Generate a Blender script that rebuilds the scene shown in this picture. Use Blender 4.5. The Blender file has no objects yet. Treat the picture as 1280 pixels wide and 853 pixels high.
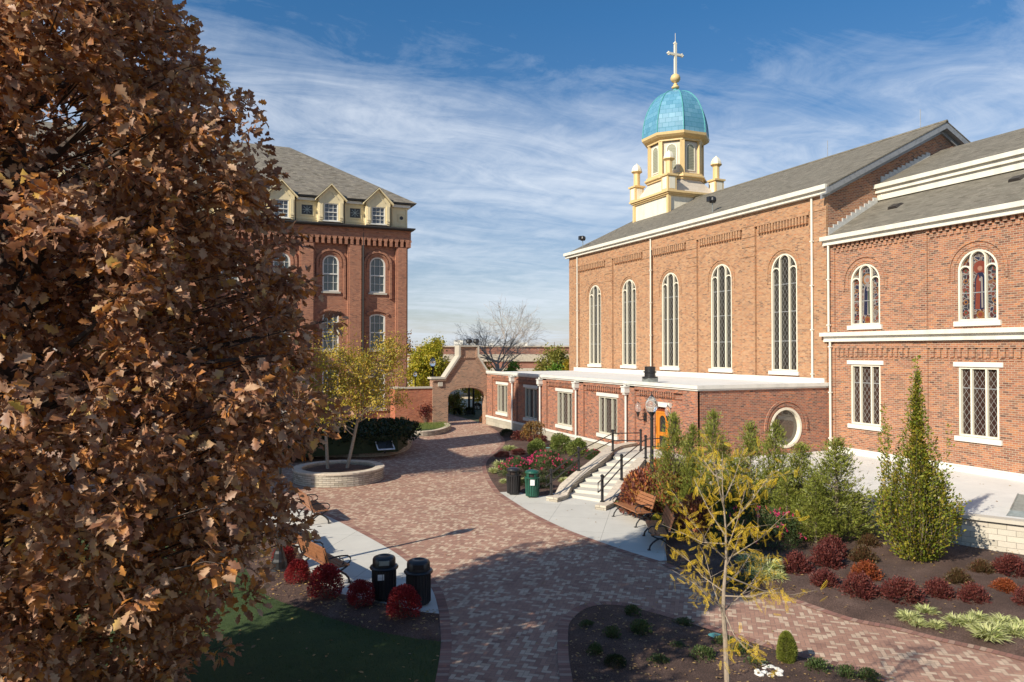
import bpy, math, random
import numpy as np
from mathutils import Vector, geometry
R_ = math.radians
SC = bpy.context.scene
COL = SC.collection

# ------------------------------------------------------------------ camera
CAMZ = 5.7
YAW, PIT, FPX = R_(23.12), R_(0.75), 904.5
cd = bpy.data.cameras.new('camera'); cam = bpy.data.objects.new('camera', cd); COL.objects.link(cam)
cam.location = (0, 0, CAMZ); cam.rotation_euler = (R_(90) + PIT, 0, -YAW)
cd.sensor_width = 36; cd.lens = 36 * FPX / 1280; cd.clip_start = 0.1; cd.clip_end = 3000
SC.camera = cam

# ------------------------------------------------------------------ sky, sun, exposure
SUN_EL = R_(32); SUN_AZ = (-.934, -.357)       # horizontal direction towards the sun
w = bpy.data.worlds.new("World"); SC.world = w; w.use_nodes = True
nt = w.node_tree; nt.nodes.clear()
def N(nt, typ, **kw):
    n = nt.nodes.new(typ)
    for k, v in kw.items(): setattr(n, k, v)
    return n
def L(nt, a, b): nt.links.new(a, b)
def M(nt, op, a, b=None, c=None, clamp=False):
    n = nt.nodes.new('ShaderNodeMath'); n.operation = op; n.use_clamp = clamp
    for i, s in enumerate((a, b, c)):
        if s is None: continue
        if isinstance(s, (int, float)): n.inputs[i].default_value = s
        else: nt.links.new(s, n.inputs[i])
    return n.outputs[0]
def MIX(nt, fac, a, b):
    n = nt.nodes.new('ShaderNodeMix'); n.data_type = 'RGBA'
    for s, i in ((fac, 0), (a, 6), (b, 7)):
        if isinstance(s, (int, float)): n.inputs[i].default_value = s
        elif isinstance(s, tuple): n.inputs[i].default_value = (*s[:3], 1)
        else: nt.links.new(s, n.inputs[i])
    return n.outputs[2]
def RAMP(nt, fac, stops, interp='LINEAR'):
    n = nt.nodes.new('ShaderNodeValToRGB'); n.color_ramp.interpolation = interp
    e = n.color_ramp.elements
    while len(e) < len(stops): e.new(0.5)
    for k, (p, c) in enumerate(stops):
        e[k].position = p; e[k].color = (*c, 1) if isinstance(c, tuple) else (c, c, c, 1)
    nt.links.new(fac, n.inputs[0]); return n.outputs[0]
def NOISE(nt, vec, scale, detail=3, rough=.55, dist=0):
    n = nt.nodes.new('ShaderNodeTexNoise'); n.inputs['Scale'].default_value = scale
    n.inputs['Detail'].default_value = detail; n.inputs['Roughness'].default_value = rough
    n.inputs['Distortion'].default_value = dist
    if vec is not None: nt.links.new(vec, n.inputs['Vector'])
    return n.outputs[0]
def MAPV(nt, vec, rot=(0, 0, 0), scale=(1, 1, 1), loc=(0, 0, 0)):
    n = nt.nodes.new('ShaderNodeMapping'); nt.links.new(vec, n.inputs[0])
    n.inputs['Location'].default_value = loc; n.inputs['Rotation'].default_value = rot; n.inputs['Scale'].default_value = scale
    return n.outputs[0]
sky = N(nt, 'ShaderNodeTexSky', sky_type='NISHITA', sun_disc=False)
sky.sun_elevation = SUN_EL; sky.sun_rotation = math.atan2(SUN_AZ[0], SUN_AZ[1]) % (2 * math.pi)
sky.altitude = 200; sky.air_density = 1.0; sky.dust_density = .6; sky.ozone_density = 2.6
tc = N(nt, 'ShaderNodeTexCoord')
sp = N(nt, 'ShaderNodeSeparateXYZ'); L(nt, tc.outputs['Generated'], sp.inputs[0])
zc = M(nt, 'ADD', M(nt, 'MAXIMUM', sp.outputs[2], 0.0), .09)
cv = N(nt, 'ShaderNodeCombineXYZ')
L(nt, M(nt, 'DIVIDE', sp.outputs[0], zc), cv.inputs[0]); L(nt, M(nt, 'DIVIDE', sp.outputs[1], zc), cv.inputs[1])
v1 = MAPV(nt, cv.outputs[0], rot=(0, 0, R_(-25)), scale=(.5, .8, 1), loc=(3.1, 1.4, 0))
big = NOISE(nt, v1, .75, 5, .55, .5)
v2 = MAPV(nt, cv.outputs[0], rot=(0, 0, R_(-42)), scale=(.9, 1.9, 1), loc=(7.3, 2, 0))
fine = NOISE(nt, v2, 2.0, 12, .70, .8)
v3 = MAPV(nt, cv.outputs[0], rot=(0, 0, R_(20)), scale=(3.0, 1.1, 1))
rip = NOISE(nt, v3, 3.2, 5, .6, .3)
cov = RAMP(nt, big, [(.36, 0.0), (.66, 1.0)])
sumf = M(nt, 'ADD', M(nt, 'MULTIPLY', fine, .52), M(nt, 'MULTIPLY', cov, .28))
sumf = M(nt, 'ADD', sumf, M(nt, 'MULTIPLY', rip, .14))
hz = RAMP(nt, sp.outputs[2], [(0.0, .34), (.16, .30), (.30, .14), (.44, .0), (1.0, 0.0)])
msk = RAMP(nt, M(nt, 'ADD', sumf, M(nt, 'MULTIPLY', hz, .8)), [(.45, 0.0), (.60, .22), (.86, .78)])
SKYK = .068
skyc = N(nt, 'ShaderNodeMix', data_type='RGBA', blend_type='MULTIPLY'); skyc.inputs[0].default_value = 1
L(nt, sky.outputs[0], skyc.inputs[6]); L(nt, RAMP(nt, sp.outputs[2], [(0.0, (1.15,1.02,1.06)), (.14, (.92,.98,1.08)), (.42, (.48,1.02,1.34))]), skyc.inputs[7])
cloud = RAMP(nt, sp.outputs[2], [(0.0, (8.0, 9.0, 10.2)), (.3, (10.6, 11.2, 12.0)), (1, (9.0, 10.2, 11.8))])
fin = MIX(nt, msk, skyc.outputs[2], cloud)
bg = N(nt, 'ShaderNodeBackground'); bg.inputs[1].default_value = SKYK; L(nt, fin, bg.inputs[0])
wo = N(nt, 'ShaderNodeOutputWorld'); L(nt, bg.outputs[0], wo.inputs[0])

sd = bpy.data.lights.new('sun', 'SUN'); sd.energy = 4.8; sd.angle = R_(.53); sd.color = (1, .90, .74)
so = bpy.data.objects.new('sun', sd); COL.objects.link(so)
sv = Vector((SUN_AZ[0] * math.cos(SUN_EL), SUN_AZ[1] * math.cos(SUN_EL), math.sin(SUN_EL)))
so.rotation_euler = sv.to_track_quat('Z', 'Y').to_euler(); so.location = sv * 60
SC.view_settings.view_transform = 'Standard'; SC.view_settings.look = 'None'
SC.view_settings.gamma = 1; SC.view_settings.exposure = 0.40; SC.view_settings.use_curve_mapping = False

# ------------------------------------------------------------------ surveying: the photo's rays met with ground and wall planes
CP = np.array([0, 0, CAMZ])
F_ = np.array([math.sin(YAW) * math.cos(PIT), math.cos(YAW) * math.cos(PIT), math.sin(PIT)])
RT = np.array([math.cos(YAW), -math.sin(YAW), 0]); UP = np.cross(RT, F_)
def _pl(x, y, ax, v):
    d = F_ * FPX + RT * (x - 640) - UP * (y - 426.5)
    return Vector(CP + d * ((v - CP[ax]) / d[ax]))
def at(x, y, z=0): return _pl(x, y, 2, z)
def onX(x, y, v): return _pl(x, y, 0, v)
def onY(x, y, v): return _pl(x, y, 1, v)
def atD(x, y, D):
    d = F_ * FPX + RT * (x - 640) - UP * (y - 426.5); return Vector(CP + d * (D / FPX))
def depth(p): return float(np.dot(np.array(p) - CP, F_))
def at2(x, y, z=0):
    p = at(x, y, z); return (p.x, p.y)

# ------------------------------------------------------------------ materials
MT = {}
def newmat(name):
    m = bpy.data.materials.new(name); m.use_nodes = True; t = m.node_tree
    b = t.nodes['Principled BSDF']; MT[name] = m; return m, t, b
def bump(t, b, h, dist, strength=.6):
    n = t.nodes.new('ShaderNodeBump'); n.inputs['Strength'].default_value = strength; n.inputs['Distance'].default_value = dist
    t.links.new(h, n.inputs['Height']); t.links.new(n.outputs[0], b.inputs['Normal'])
def pos(t):
    return t.nodes.new('ShaderNodeNewGeometry').outputs['Position']
def plain(name, col, rough=.6, metal=0, var=.12, scale=6, spec=.5, bmp=0, streak=False):
    m, t, b = newmat(name)
    vec = pos(t)
    if streak: vec = MAPV(t, vec, scale=(1, 1, .15))
    n = NOISE(t, vec, scale, 5, .6)
    dark = tuple(c * (1 - var * 2.2) for c in col); lite = tuple(min(1, c * (1 + var)) for c in col)
    L(t, RAMP(t, n, [(.3, dark), (.5, col), (.75, lite)]), b.inputs['Base Color'])
    b.inputs['Roughness'].default_value = rough; b.inputs['Metallic'].default_value = metal
    b.inputs['Specular IOR Level'].default_value = spec
    if bmp: bump(t, b, n, bmp)
    return m
def wall_uv(t, uv=False):
    if uv:
        s = t.nodes.new('ShaderNodeSeparateXYZ'); L(t, t.nodes.new('ShaderNodeTexCoord').outputs['UV'], s.inputs[0])
        return s.outputs[0], s.outputs[1]
    g = t.nodes.new('ShaderNodeNewGeometry')
    s = t.nodes.new('ShaderNodeSeparateXYZ'); L(t, g.outputs['Position'], s.inputs[0])
    n = t.nodes.new('ShaderNodeSeparateXYZ'); L(t, g.outputs['True Normal'], n.inputs[0])
    fx = M(t, 'GREATER_THAN', M(t, 'ABSOLUTE', n.outputs[0]), M(t, 'ABSOLUTE', n.outputs[1]))
    u = M(t, 'ADD', M(t, 'MULTIPLY', s.outputs[1], fx), M(t, 'MULTIPLY', s.outputs[0], M(t, 'SUBTRACT', 1, fx)))
    return u, s.outputs[2]
def bricky(name, bw, bh, mw, stops, mortar, rough=.85, uv=False, stain=.25, bmp=.006, offs=.5, mh=None, tint=None):
    """courses of separate bricks / blocks / shingles, each with its own colour"""
    m, t, b = newmat(name); u, v = wall_uv(t, uv); mh = mh or mw
    row = M(t, 'FLOOR', M(t, 'DIVIDE', v, bh)); fv = M(t, 'FRACT', M(t, 'DIVIDE', v, bh))
    uo = M(t, 'ADD', M(t, 'DIVIDE', u, bw), M(t, 'MULTIPLY', row, offs))
    ci = M(t, 'FLOOR', uo); fu = M(t, 'FRACT', uo)
    c = t.nodes.new('ShaderNodeCombineXYZ'); L(t, ci, c.inputs[0]); L(t, row, c.inputs[1])
    wn = t.nodes.new('ShaderNodeTexWhiteNoise'); wn.noise_dimensions = '2D'; L(t, c.outputs[0], wn.inputs['Vector'])
    col = RAMP(t, wn.outputs['Value'], stops)
    vec = pos(t)
    big = NOISE(t, vec, .55, 6, .62); stk = NOISE(t, MAPV(t, vec, scale=(1,1,.13)), 2.4, 6, .65); big = M(t, 'ADD', M(t, 'MULTIPLY', big, .5), M(t, 'MULTIPLY', stk, .5)); fine = NOISE(t, vec, 26, 3, .6)
    k = M(t, 'ADD', M(t, 'MULTIPLY', big, stain * 2), M(t, 'ADD', M(t, 'MULTIPLY', fine, .3), 1 - stain - .15))
    mm = t.nodes.new('ShaderNodeMix'); mm.data_type = 'RGBA'; mm.blend_type = 'MULTIPLY'; mm.inputs[0].default_value = 1
    gu = M(t, 'MULTIPLY', M(t, 'GREATER_THAN', fu, mw / bw), M(t, 'GREATER_THAN', fv, mh / bh))
    base = MIX(t, gu, mortar, col)
    cc = t.nodes.new('ShaderNodeCombineColor'); [L(t, k, cc.inputs[i]) for i in range(3)]
    L(t, base, mm.inputs[6]); L(t, cc.outputs[0], mm.inputs[7]); L(t, mm.outputs[2], b.inputs['Base Color'])
    b.inputs['Roughness'].default_value = rough; b.inputs['Specular IOR Level'].default_value = .25
    if bmp: bump(t, b, M(t, 'ADD', gu, M(t, 'MULTIPLY', wn.outputs['Value'], .35)), bmp)
    return m
BR = lambda *c: [(i / (len(c) - 1), k) for i, k in enumerate(c)]
bricky('nave_brick', .212, .0755, .013, BR((.18,.10,.065),(.37,.175,.085),(.44,.235,.12),(.36,.18,.098),(.47,.265,.145),(.27,.15,.092),(.46,.195,.088)), (.41,.325,.225), stain=.2)
bricky('transept_brick', .224, .083, .016, BR((.12,.06,.045),(.37,.145,.08),(.25,.11,.07),(.44,.19,.095),(.34,.15,.09),(.18,.095,.065),(.46,.19,.085)), (.42,.35,.26), stain=.2)
bricky('annex_brick', .212, .0755, .013, BR((.12,.06,.05),(.36,.13,.08),(.25,.10,.07),(.46,.17,.085),(.33,.14,.09),(.17,.085,.065),(.50,.16,.08)), (.38,.31,.24), stain=.22)
bricky('hall_brick', .212, .0755, .011, BR((.19,.085,.055),(.33,.135,.08),(.40,.175,.10),(.26,.11,.07),(.44,.20,.115),(.31,.14,.09),(.37,.145,.08)), (.33,.22,.17), stain=.28)
bricky('gate_brick', .212, .0755, .012, BR((.17,.11,.08),(.38,.21,.14),(.31,.175,.12),(.44,.235,.15),(.34,.20,.14),(.23,.14,.10),(.43,.25,.165)), (.42,.34,.26), stain=.16)
bricky('garden_wall_brick', .212, .0755, .011, BR((.30,.09,.05),(.46,.14,.07),(.40,.12,.065),(.52,.19,.10),(.36,.11,.07)), (.40,.25,.18), stain=.35)
bricky('stone_block', .42, .165, .012, BR((.42,.38,.31),(.56,.52,.44),(.48,.44,.36),(.62,.57,.48),(.50,.45,.38)), (.27,.24,.20), uv=True, stain=.2, bmp=.02)
bricky('stone_ledge', .34, .085, .012, BR((.30,.27,.21),(.50,.45,.36),(.40,.36,.29),(.56,.50,.41),(.34,.30,.24),(.47,.43,.36)), (.12,.10,.08), uv=True, stain=.2, bmp=.03)
bricky('foundation_stone', .8, .3, .012, BR((.36,.33,.27),(.46,.42,.34),(.40,.37,.30),(.48,.44,.37)), (.28,.25,.2), stain=.25, bmp=.01)
bricky('roof_shingle', .32, .075, .0, BR((.13,.115,.09),(.20,.18,.145),(.16,.145,.115),(.235,.21,.17),(.17,.155,.125),(.22,.20,.16)), (.05,.05,.045), mh=.012, stain=.2, bmp=.01, offs=.37)
bricky('hall_shingle', .30, .105, .0, BR((.13,.115,.09),(.24,.21,.17),(.15,.135,.11),(.28,.25,.20),(.19,.17,.14),(.22,.20,.17)), (.06,.055,.05), mh=.012, stain=.2, bmp=.01, offs=.37)
bricky('dome_tile', .50, .40, .02, BR((.09,.25,.37),(.12,.30,.43),(.10,.27,.40),(.16,.35,.48),(.11,.28,.41)), (.04,.20,.27), rough=.38, uv=True, stain=.15, bmp=.01)
bricky('paver_border', .105, .215, .006, BR((.22,.12,.095),(.34,.17,.13),(.42,.30,.23),(.30,.15,.12),(.26,.14,.11)), (.12,.09,.075), uv=True, stain=.15, bmp=.004, offs=0)
bricky('far_brick', .6, .2, .01, BR((.20,.10,.075),(.30,.14,.10),(.25,.12,.09)), (.3,.2,.16), stain=.2, bmp=0)
bricky('painted_block', .6, .3, .008, BR((.62,.55,.46),(.66,.58,.49),(.6,.53,.44)), (.5,.44,.36), stain=.1, bmp=.004)

def herringbone():
    m, t, b = newmat('herringbone_paver')
    p = MAPV(t, pos(t), rot=(0, 0, R_(38)), scale=(1 / .094,) * 3)
    s = t.nodes.new('ShaderNodeSeparateXYZ'); L(t, p, s.inputs[0])
    x, y = s.outputs[0], s.outputs[1]
    i, j = M(t, 'FLOOR', x), M(t, 'FLOOR', y); fx, fy = M(t, 'FRACT', x), M(t, 'FRACT', y)
    m4 = M(t, 'FLOORED_MODULO', M(t, 'SUBTRACT', i, j), 4.0)
    m4 = M(t, 'ROUND', m4)
    ver = M(t, 'GREATER_THAN', m4, 1.5); hor = M(t, 'SUBTRACT', 1, ver)
    is1 = M(t, 'COMPARE', m4, 1.0, .1); is2 = M(t, 'COMPARE', m4, 2.0, .1)
    bi = M(t, 'SUBTRACT', i, is1); bj = M(t, 'SUBTRACT', j, is2)
    al = M(t, 'ADD', M(t, 'MULTIPLY', hor, M(t, 'ADD', fx, is1)), M(t, 'MULTIPLY', ver, M(t, 'ADD', fy, is2)))
    ac = M(t, 'ADD', M(t, 'MULTIPLY', hor, fy), M(t, 'MULTIPLY', ver, fx))
    e = M(t, 'MINIMUM', M(t, 'MINIMUM', al, M(t, 'SUBTRACT', 2, al)), M(t, 'MINIMUM', ac, M(t, 'SUBTRACT', 1, ac)))
    joint = M(t, 'GREATER_THAN', e, .035)
    c = t.nodes.new('ShaderNodeCombineXYZ'); L(t, bi, c.inputs[0]); L(t, bj, c.inputs[1]); L(t, ver, c.inputs[2])
    wn = t.nodes.new('ShaderNodeTexWhiteNoise'); wn.noise_dimensions = '3D'; L(t, c.outputs[0], wn.inputs['Vector'])
    col = RAMP(t, wn.outputs['Value'], [(0, (.25,.14,.105)), (.16, (.35,.20,.145)), (.34, (.305,.175,.13)), (.5, (.385,.225,.165)), (.66, (.34,.20,.145)), (.72, (.46,.335,.245)), (.86, (.53,.40,.295)), (1, (.45,.33,.24))])
    vec = pos(t); big = NOISE(t, vec, .35, 6, .6); fine = NOISE(t, vec, 30, 3)
    spot = NOISE(t, vec, 2.6, 8, .75); k = M(t, 'ADD', M(t, 'ADD', M(t, 'MULTIPLY', big, .60), M(t, 'MULTIPLY', spot, .40)), M(t, 'ADD', M(t, 'MULTIPLY', fine, .25), .50))
    base = MIX(t, joint, (.16, .12, .10), col)
    vm = t.nodes.new('ShaderNodeVectorMath'); vm.operation = 'SCALE'; L(t, base, vm.inputs[0]); L(t, k, vm.inputs['Scale'])
    L(t, vm.outputs[0], b.inputs['Base Color']); b.inputs['Roughness'].default_value = .8; b.inputs['Specular IOR Level'].default_value = .3
    bump(t, b, joint, .004)
herringbone()

def concrete(name, col, jx=1.5, rot=0.0, jw=.012, jcol=.45):
    m, t, b = newmat(name); vec = pos(t)
    n1 = NOISE(t, vec, .8, 7, .65); n2 = NOISE(t, vec, 40, 3)
    k = M(t, 'ADD', M(t, 'MULTIPLY', n1, .4), M(t, 'ADD', M(t, 'MULTIPLY', n2, .12), .74))
    if jx:
        s = t.nodes.new('ShaderNodeSeparateXYZ'); L(t, MAPV(t, vec, rot=(0, 0, rot), scale=(1 / jx,) * 3), s.inputs[0])
        g = None
        for o in (s.outputs[0], s.outputs[1]):
            q = M(t, 'GREATER_THAN', M(t, 'FRACT', o), jw / jx); g = q if g is None else M(t, 'MULTIPLY', g, q)
        k = M(t, 'MULTIPLY', k, M(t, 'ADD', M(t, 'MULTIPLY', g, 1 - jcol), jcol))
    vm = t.nodes.new('ShaderNodeVectorMath'); vm.operation = 'SCALE'; vm.inputs[0].default_value = col; L(t, k, vm.inputs['Scale'])
    L(t, vm.outputs[0], b.inputs['Base Color']); b.inputs['Roughness'].default_value = .85; b.inputs['Specular IOR Level'].default_value = .3
concrete('concrete', (.56, .545, .50), 1.9, R_(35)); concrete('terrace_concrete', (.66, .65, .62), 3.2, R_(0), .01, .75)
concrete('step_concrete', (.58, .55, .48), 0); concrete('cast_stone', (.50, .46, .39), 0); concrete('white_stone', (.68, .66, .60), 0)
concrete('flat_roof', (.70, .70, .68), 2.4, 0, .05, .82)
plain('cream_paint', (.80,.74,.62), .5, var=.03, streak=True); plain('white_paint', (.70,.69,.64), .45, var=.06, scale=2, streak=True)
plain('ivory_paint', (.74,.69,.56), .5, var=.07, scale=2.5, streak=True); plain('ochre_paint', (.68,.49,.23), .5, var=.05, streak=True)
plain('hall_cream', (.70,.60,.38), .6, var=.05, streak=True); plain('green_grey_frame', (.55,.53,.43), .5, var=.05)
plain('louvre', (.30,.30,.22), .6, var=.05); plain('black_metal', (.018,.018,.02), .38, var=.1, spec=.6); plain('dark_fascia', (.035,.03,.028), .5)
plain('green_metal', (.012,.085,.055), .4, spec=.6); plain('lead_flashing', (.30,.31,.32), .5, .3); plain('step_flashing', (.55,.56,.55), .5, .2)
plain('dark_slot', (.03,.02,.017), .9); plain('copper_green', (.10,.33,.30), .6); plain('white_label', (.75,.75,.75), .5)
plain('door_red_wood', (.22,.05,.02), .4, var=.15, scale=8, streak=True); plain('door_wood', (.62,.22,.03), .35, var=.1, scale=9, streak=True)
plain('bench_wood', (.31,.135,.065), .45, var=.18, scale=14); plain('bark', (.17,.13,.10), .9, var=.25, scale=14, bmp=.02)
plain('pale_bark', (.34,.28,.22), .85, var=.2, scale=20, bmp=.01); plain('oak_bark', (.075,.055,.045), .9, var=.25, scale=12, bmp=.02)
plain('locust_bark', (.30,.24,.18), .85, var=.2, scale=20, bmp=.01); plain('grey_twig', (.42,.36,.31), .9, var=.1); plain('white_rock', (.68,.66,.62), .8, var=.12, scale=9, bmp=.03)
plain('soil_far', (.10,.105,.045), .95, var=.2, scale=.3); plain('tan_turf', (.60,.47,.31), .95, var=.1, scale=1)
plain('teal_plastic', (.10,.36,.36), .4); plain('dull_metal', (.35,.38,.36), .4, .5); plain('far_concrete', (.42,.37,.30), .8)
plain('pink_brick_far', (.58,.36,.27), .9, var=.06); plain('plaque', (.035,.035,.035), .3); plain('curtain', (.42,.45,.42), .8, var=.2, scale=3)
plain('gutter_cream', (.70,.67,.58), .45, var=.07, scale=2, streak=True)

def mulch(name, c0, c1, c2):
    m, t, b = newmat(name); vec = pos(t)
    n1 = NOISE(t, vec, 55, 4, .7, .5); n2 = NOISE(t, vec, 1.3, 5, .6)
    col = RAMP(t, M(t, 'ADD', M(t, 'MULTIPLY', n1, .75), M(t, 'MULTIPLY', n2, .3)), [(.36, c0), (.52, c1), (.70, c2)])
    L(t, col, b.inputs['Base Color']); b.inputs['Roughness'].default_value = .95; bump(t, b, n1, .03, 1)
mulch('mulch_material', (.022,.013,.010), (.09,.05,.038), (.27,.18,.145))
mulch('lawn_material', (.018,.035,.008), (.04,.075,.016), (.085,.12,.03))

def foliage(name, stops, trans=.3, rough=.5, spec=.4, tcol=None):
    m = bpy.data.materials.new(name); m.use_nodes = True; t = m.node_tree; b = t.nodes['Principled BSDF']; MT[name] = m
    g = t.nodes.new('ShaderNodeNewGeometry')
    n = NOISE(t, g.outputs['Position'], 2.2, 3)
    f = M(t, 'ADD', M(t, 'MULTIPLY', g.outputs['Random Per Island'], .8), M(t, 'MULTIPLY', M(t, 'SUBTRACT', n, .5), .9), clamp=True)
    f = M(t, 'ADD', f, .1)
    col = RAMP(t, f, stops)
    L(t, col, b.inputs['Base Color']); b.inputs['Roughness'].default_value = rough; b.inputs['Specular IOR Level'].default_value = spec
    tr = t.nodes.new('ShaderNodeBsdfTranslucent'); L(t, col, tr.inputs[0])
    mx = t.nodes.new('ShaderNodeMixShader'); mx.inputs[0].default_value = trans
    L(t, b.outputs[0], mx.inputs[1]); L(t, tr.outputs[0], mx.inputs[2])
    L(t, mx.outputs[0], t.nodes['Material Output'].inputs[0])
foliage('oak_leaf', BR((.12,.055,.035),(.28,.13,.075),(.40,.21,.125),(.68,.46,.29),(.33,.15,.08),(.66,.28,.06),(.27,.13,.085),(.54,.33,.20),(.74,.50,.13)), .36, .48, .4)
foliage('far_oak_leaf', BR((.15,.06,.02),(.30,.13,.03),(.22,.12,.03)), .3)
foliage('birch_leaf', BR((.16,.20,.03),(.38,.33,.045),(.55,.37,.05),(.28,.29,.04),(.62,.42,.06),(.46,.25,.04)), .35)
foliage('locust_leaf', BR((.62,.42,.03),(.84,.60,.04),(.78,.50,.03),(.88,.70,.10)), .4)
foliage('hornbeam_leaf', BR((.05,.075,.012),(.13,.19,.022),(.22,.26,.03),(.34,.30,.035),(.15,.20,.022),(.42,.31,.035),(.20,.12,.03)), .3)
foliage('juniper_leaf', BR((.08,.105,.02),(.17,.20,.035),(.23,.265,.045),(.30,.32,.06),(.22,.17,.045)), .25)
foliage('golden_juniper_leaf', BR((.14,.18,.025),(.24,.28,.04),(.30,.31,.05)), .2)
foliage('barberry_leaf', BR((.08,.022,.024),(.15,.036,.034),(.20,.055,.04),(.11,.03,.03),(.17,.075,.05)), .3)
foliage('barberry_orange_leaf', BR((.13,.03,.02),(.26,.055,.02),(.34,.10,.03),(.20,.05,.025)), .3)
foliage('barberry_olive_leaf', BR((.06,.045,.02),(.12,.08,.03),(.09,.05,.025),(.15,.05,.025)), .3)
foliage('burning_bush_leaf', BR((.14,.012,.018),(.30,.022,.032),(.40,.045,.045),(.22,.03,.025)), .4)
foliage('hydrangea_leaf', BR((.09,.03,.035),(.17,.06,.055),(.30,.10,.06),(.15,.06,.06),(.62,.20,.06),(.22,.09,.08),(.70,.40,.09),(.14,.06,.06)), .3)
foliage('rose_leaf', BR((.03,.055,.015),(.06,.10,.028),(.085,.125,.04),(.12,.08,.04)), .2)
foliage('rose_petal', BR((.75,.03,.16),(.82,.08,.24),(.70,.03,.12)), .3)
foliage('shrub_leaf', BR((.08,.12,.025),(.15,.21,.045),(.22,.26,.06),(.27,.27,.08)), .3)
foliage('dark_hedge_leaf', BR((.012,.02,.006),(.025,.04,.01),(.04,.055,.014)), .15)
foliage('weeping_leaf', BR((.20,.09,.02),(.32,.15,.03),(.22,.16,.04),(.38,.2,.05)), .35)
foliage('lilyturf_leaf', BR((.35,.40,.12),(.62,.62,.32),(.48,.52,.2),(.30,.38,.10)), .3)
foliage('far_green_leaf', BR((.14,.20,.02),(.32,.34,.03),(.52,.44,.04),(.60,.48,.05),(.26,.28,.03)), .4)
foliage('far_yellow_leaf', BR((.50,.33,.02),(.64,.45,.03),(.42,.36,.03)), .35)
foliage('far_conifer_leaf', BR((.12,.25,.025),(.20,.36,.04),(.26,.42,.05)), .3)
foliage('far_mixed_leaf', BR((.12,.17,.03),(.24,.25,.045),(.32,.27,.05),(.16,.19,.04)), .3)
foliage('red_climber_leaf', BR((.12,.02,.02),(.22,.04,.03)), .3)
foliage('grass_blade', BR((.025,.05,.01),(.05,.09,.016),(.08,.13,.025)), .3)
foliage('litter_leaf', BR((.20,.11,.05),(.36,.24,.12),(.45,.30,.10),(.30,.12,.05)), .2)

def glassmat(name, lattice=None, tint=(.02,.022,.022), line=(.42,.42,.38), rough=.06, stained=False, lw=.10):
    m, t, b = newmat(name); u, v = wall_uv(t)
    b.inputs['Roughness'].default_value = rough; b.inputs['Specular IOR Level'].default_value = .7
    base = tint
    if stained:
        c = t.nodes.new('ShaderNodeCombineXYZ'); L(t, u, c.inputs[0]); L(t, v, c.inputs[1])
        vo = t.nodes.new('ShaderNodeTexVoronoi'); vo.inputs['Scale'].default_value = 7; L(t, c.outputs[0], vo.inputs['Vector'])
        s = t.nodes.new('ShaderNodeSeparateColor'); L(t, vo.outputs['Color'], s.inputs[0])
        colr = RAMP(t, s.outputs[0], [(0, (.03,.03,.04)), (.25, (.13,.04,.03)), (.4, (.06,.02,.02)), (.55, (.12,.09,.08)), (.7, (.02,.02,.045)), (.85, (.16,.07,.04)), (1, (.08,.08,.075))], 'CONSTANT')
        v2 = t.nodes.new('ShaderNodeTexVoronoi'); v2.feature = 'DISTANCE_TO_EDGE'; v2.inputs['Scale'].default_value = 7; L(t, c.outputs[0], v2.inputs['Vector'])
        base = MIX(t, M(t, 'GREATER_THAN', v2.outputs['Distance'], .05), (.25,.25,.24), colr)
    if lattice:
        a, h = lattice
        d1 = M(t, 'FRACT', M(t, 'ADD', M(t, 'DIVIDE', u, a), M(t, 'DIVIDE', v, h)))
        d2 = M(t, 'FRACT', M(t, 'SUBTRACT', M(t, 'DIVIDE', u, a), M(t, 'DIVIDE', v, h)))
        g = M(t, 'MULTIPLY', M(t, 'GREATER_THAN', d1, lw), M(t, 'GREATER_THAN', d2, lw))
        base = MIX(t, g, line, base)
        L(t, M(t, 'ADD', M(t, 'MULTIPLY', M(t, 'SUBTRACT', 1, g), .5), rough), b.inputs['Roughness'])
    if isinstance(base, tuple): b.inputs['Base Color'].default_value = (*base, 1)
    else: L(t, base, b.inputs['Base Color'])
    # slightly uneven old panes
    n = NOISE(t, pos(t), 3.0, 2); bump(t, b, n, .01, .25)
glassmat('leaded_glass', (.24, .40), tint=(.03,.028,.025), line=(.20,.20,.19), lw=.07); glassmat('leaded_glass_fine', (.22, .34), tint=(.04,.022,.018), line=(.26,.26,.25), lw=.07)
glassmat('stained_glass', None, stained=True, rough=.18); glassmat('plain_glass'); glassmat('round_glass', tint=(.10,.085,.07), rough=.04)
glassmat('hall_glass', tint=(.10,.115,.11), rough=.1); glassmat('dormer_glass', tint=(.07,.085,.11), rough=.1)
glassmat('door_glass', (.12, .2), tint=(.02,.02,.02), line=(.10,.10,.09))
def lampglass():
    m, t, b = newmat('lamp_glass'); b.inputs['Base Color'].default_value = (.93,.95,.95,1); b.inputs['Roughness'].default_value = .08
    b.inputs['Transmission Weight'].default_value = .9; b.inputs['IOR'].default_value = 1.3
lampglass()
def flatm(name, c, r=.35):
    m, t, b = newmat(name); b.inputs['Base Color'].default_value = (*c, 1); b.inputs['Roughness'].default_value = r
for nm, c in dict(glass_red=(.17,.04,.025), glass_blue=(.015,.018,.045), glass_skin=(.30,.15,.10), glass_pale=(.24,.21,.19), glass_green=(.04,.07,.045), glass_amber=(.20,.09,.03)).items(): flatm(nm, c)

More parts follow.
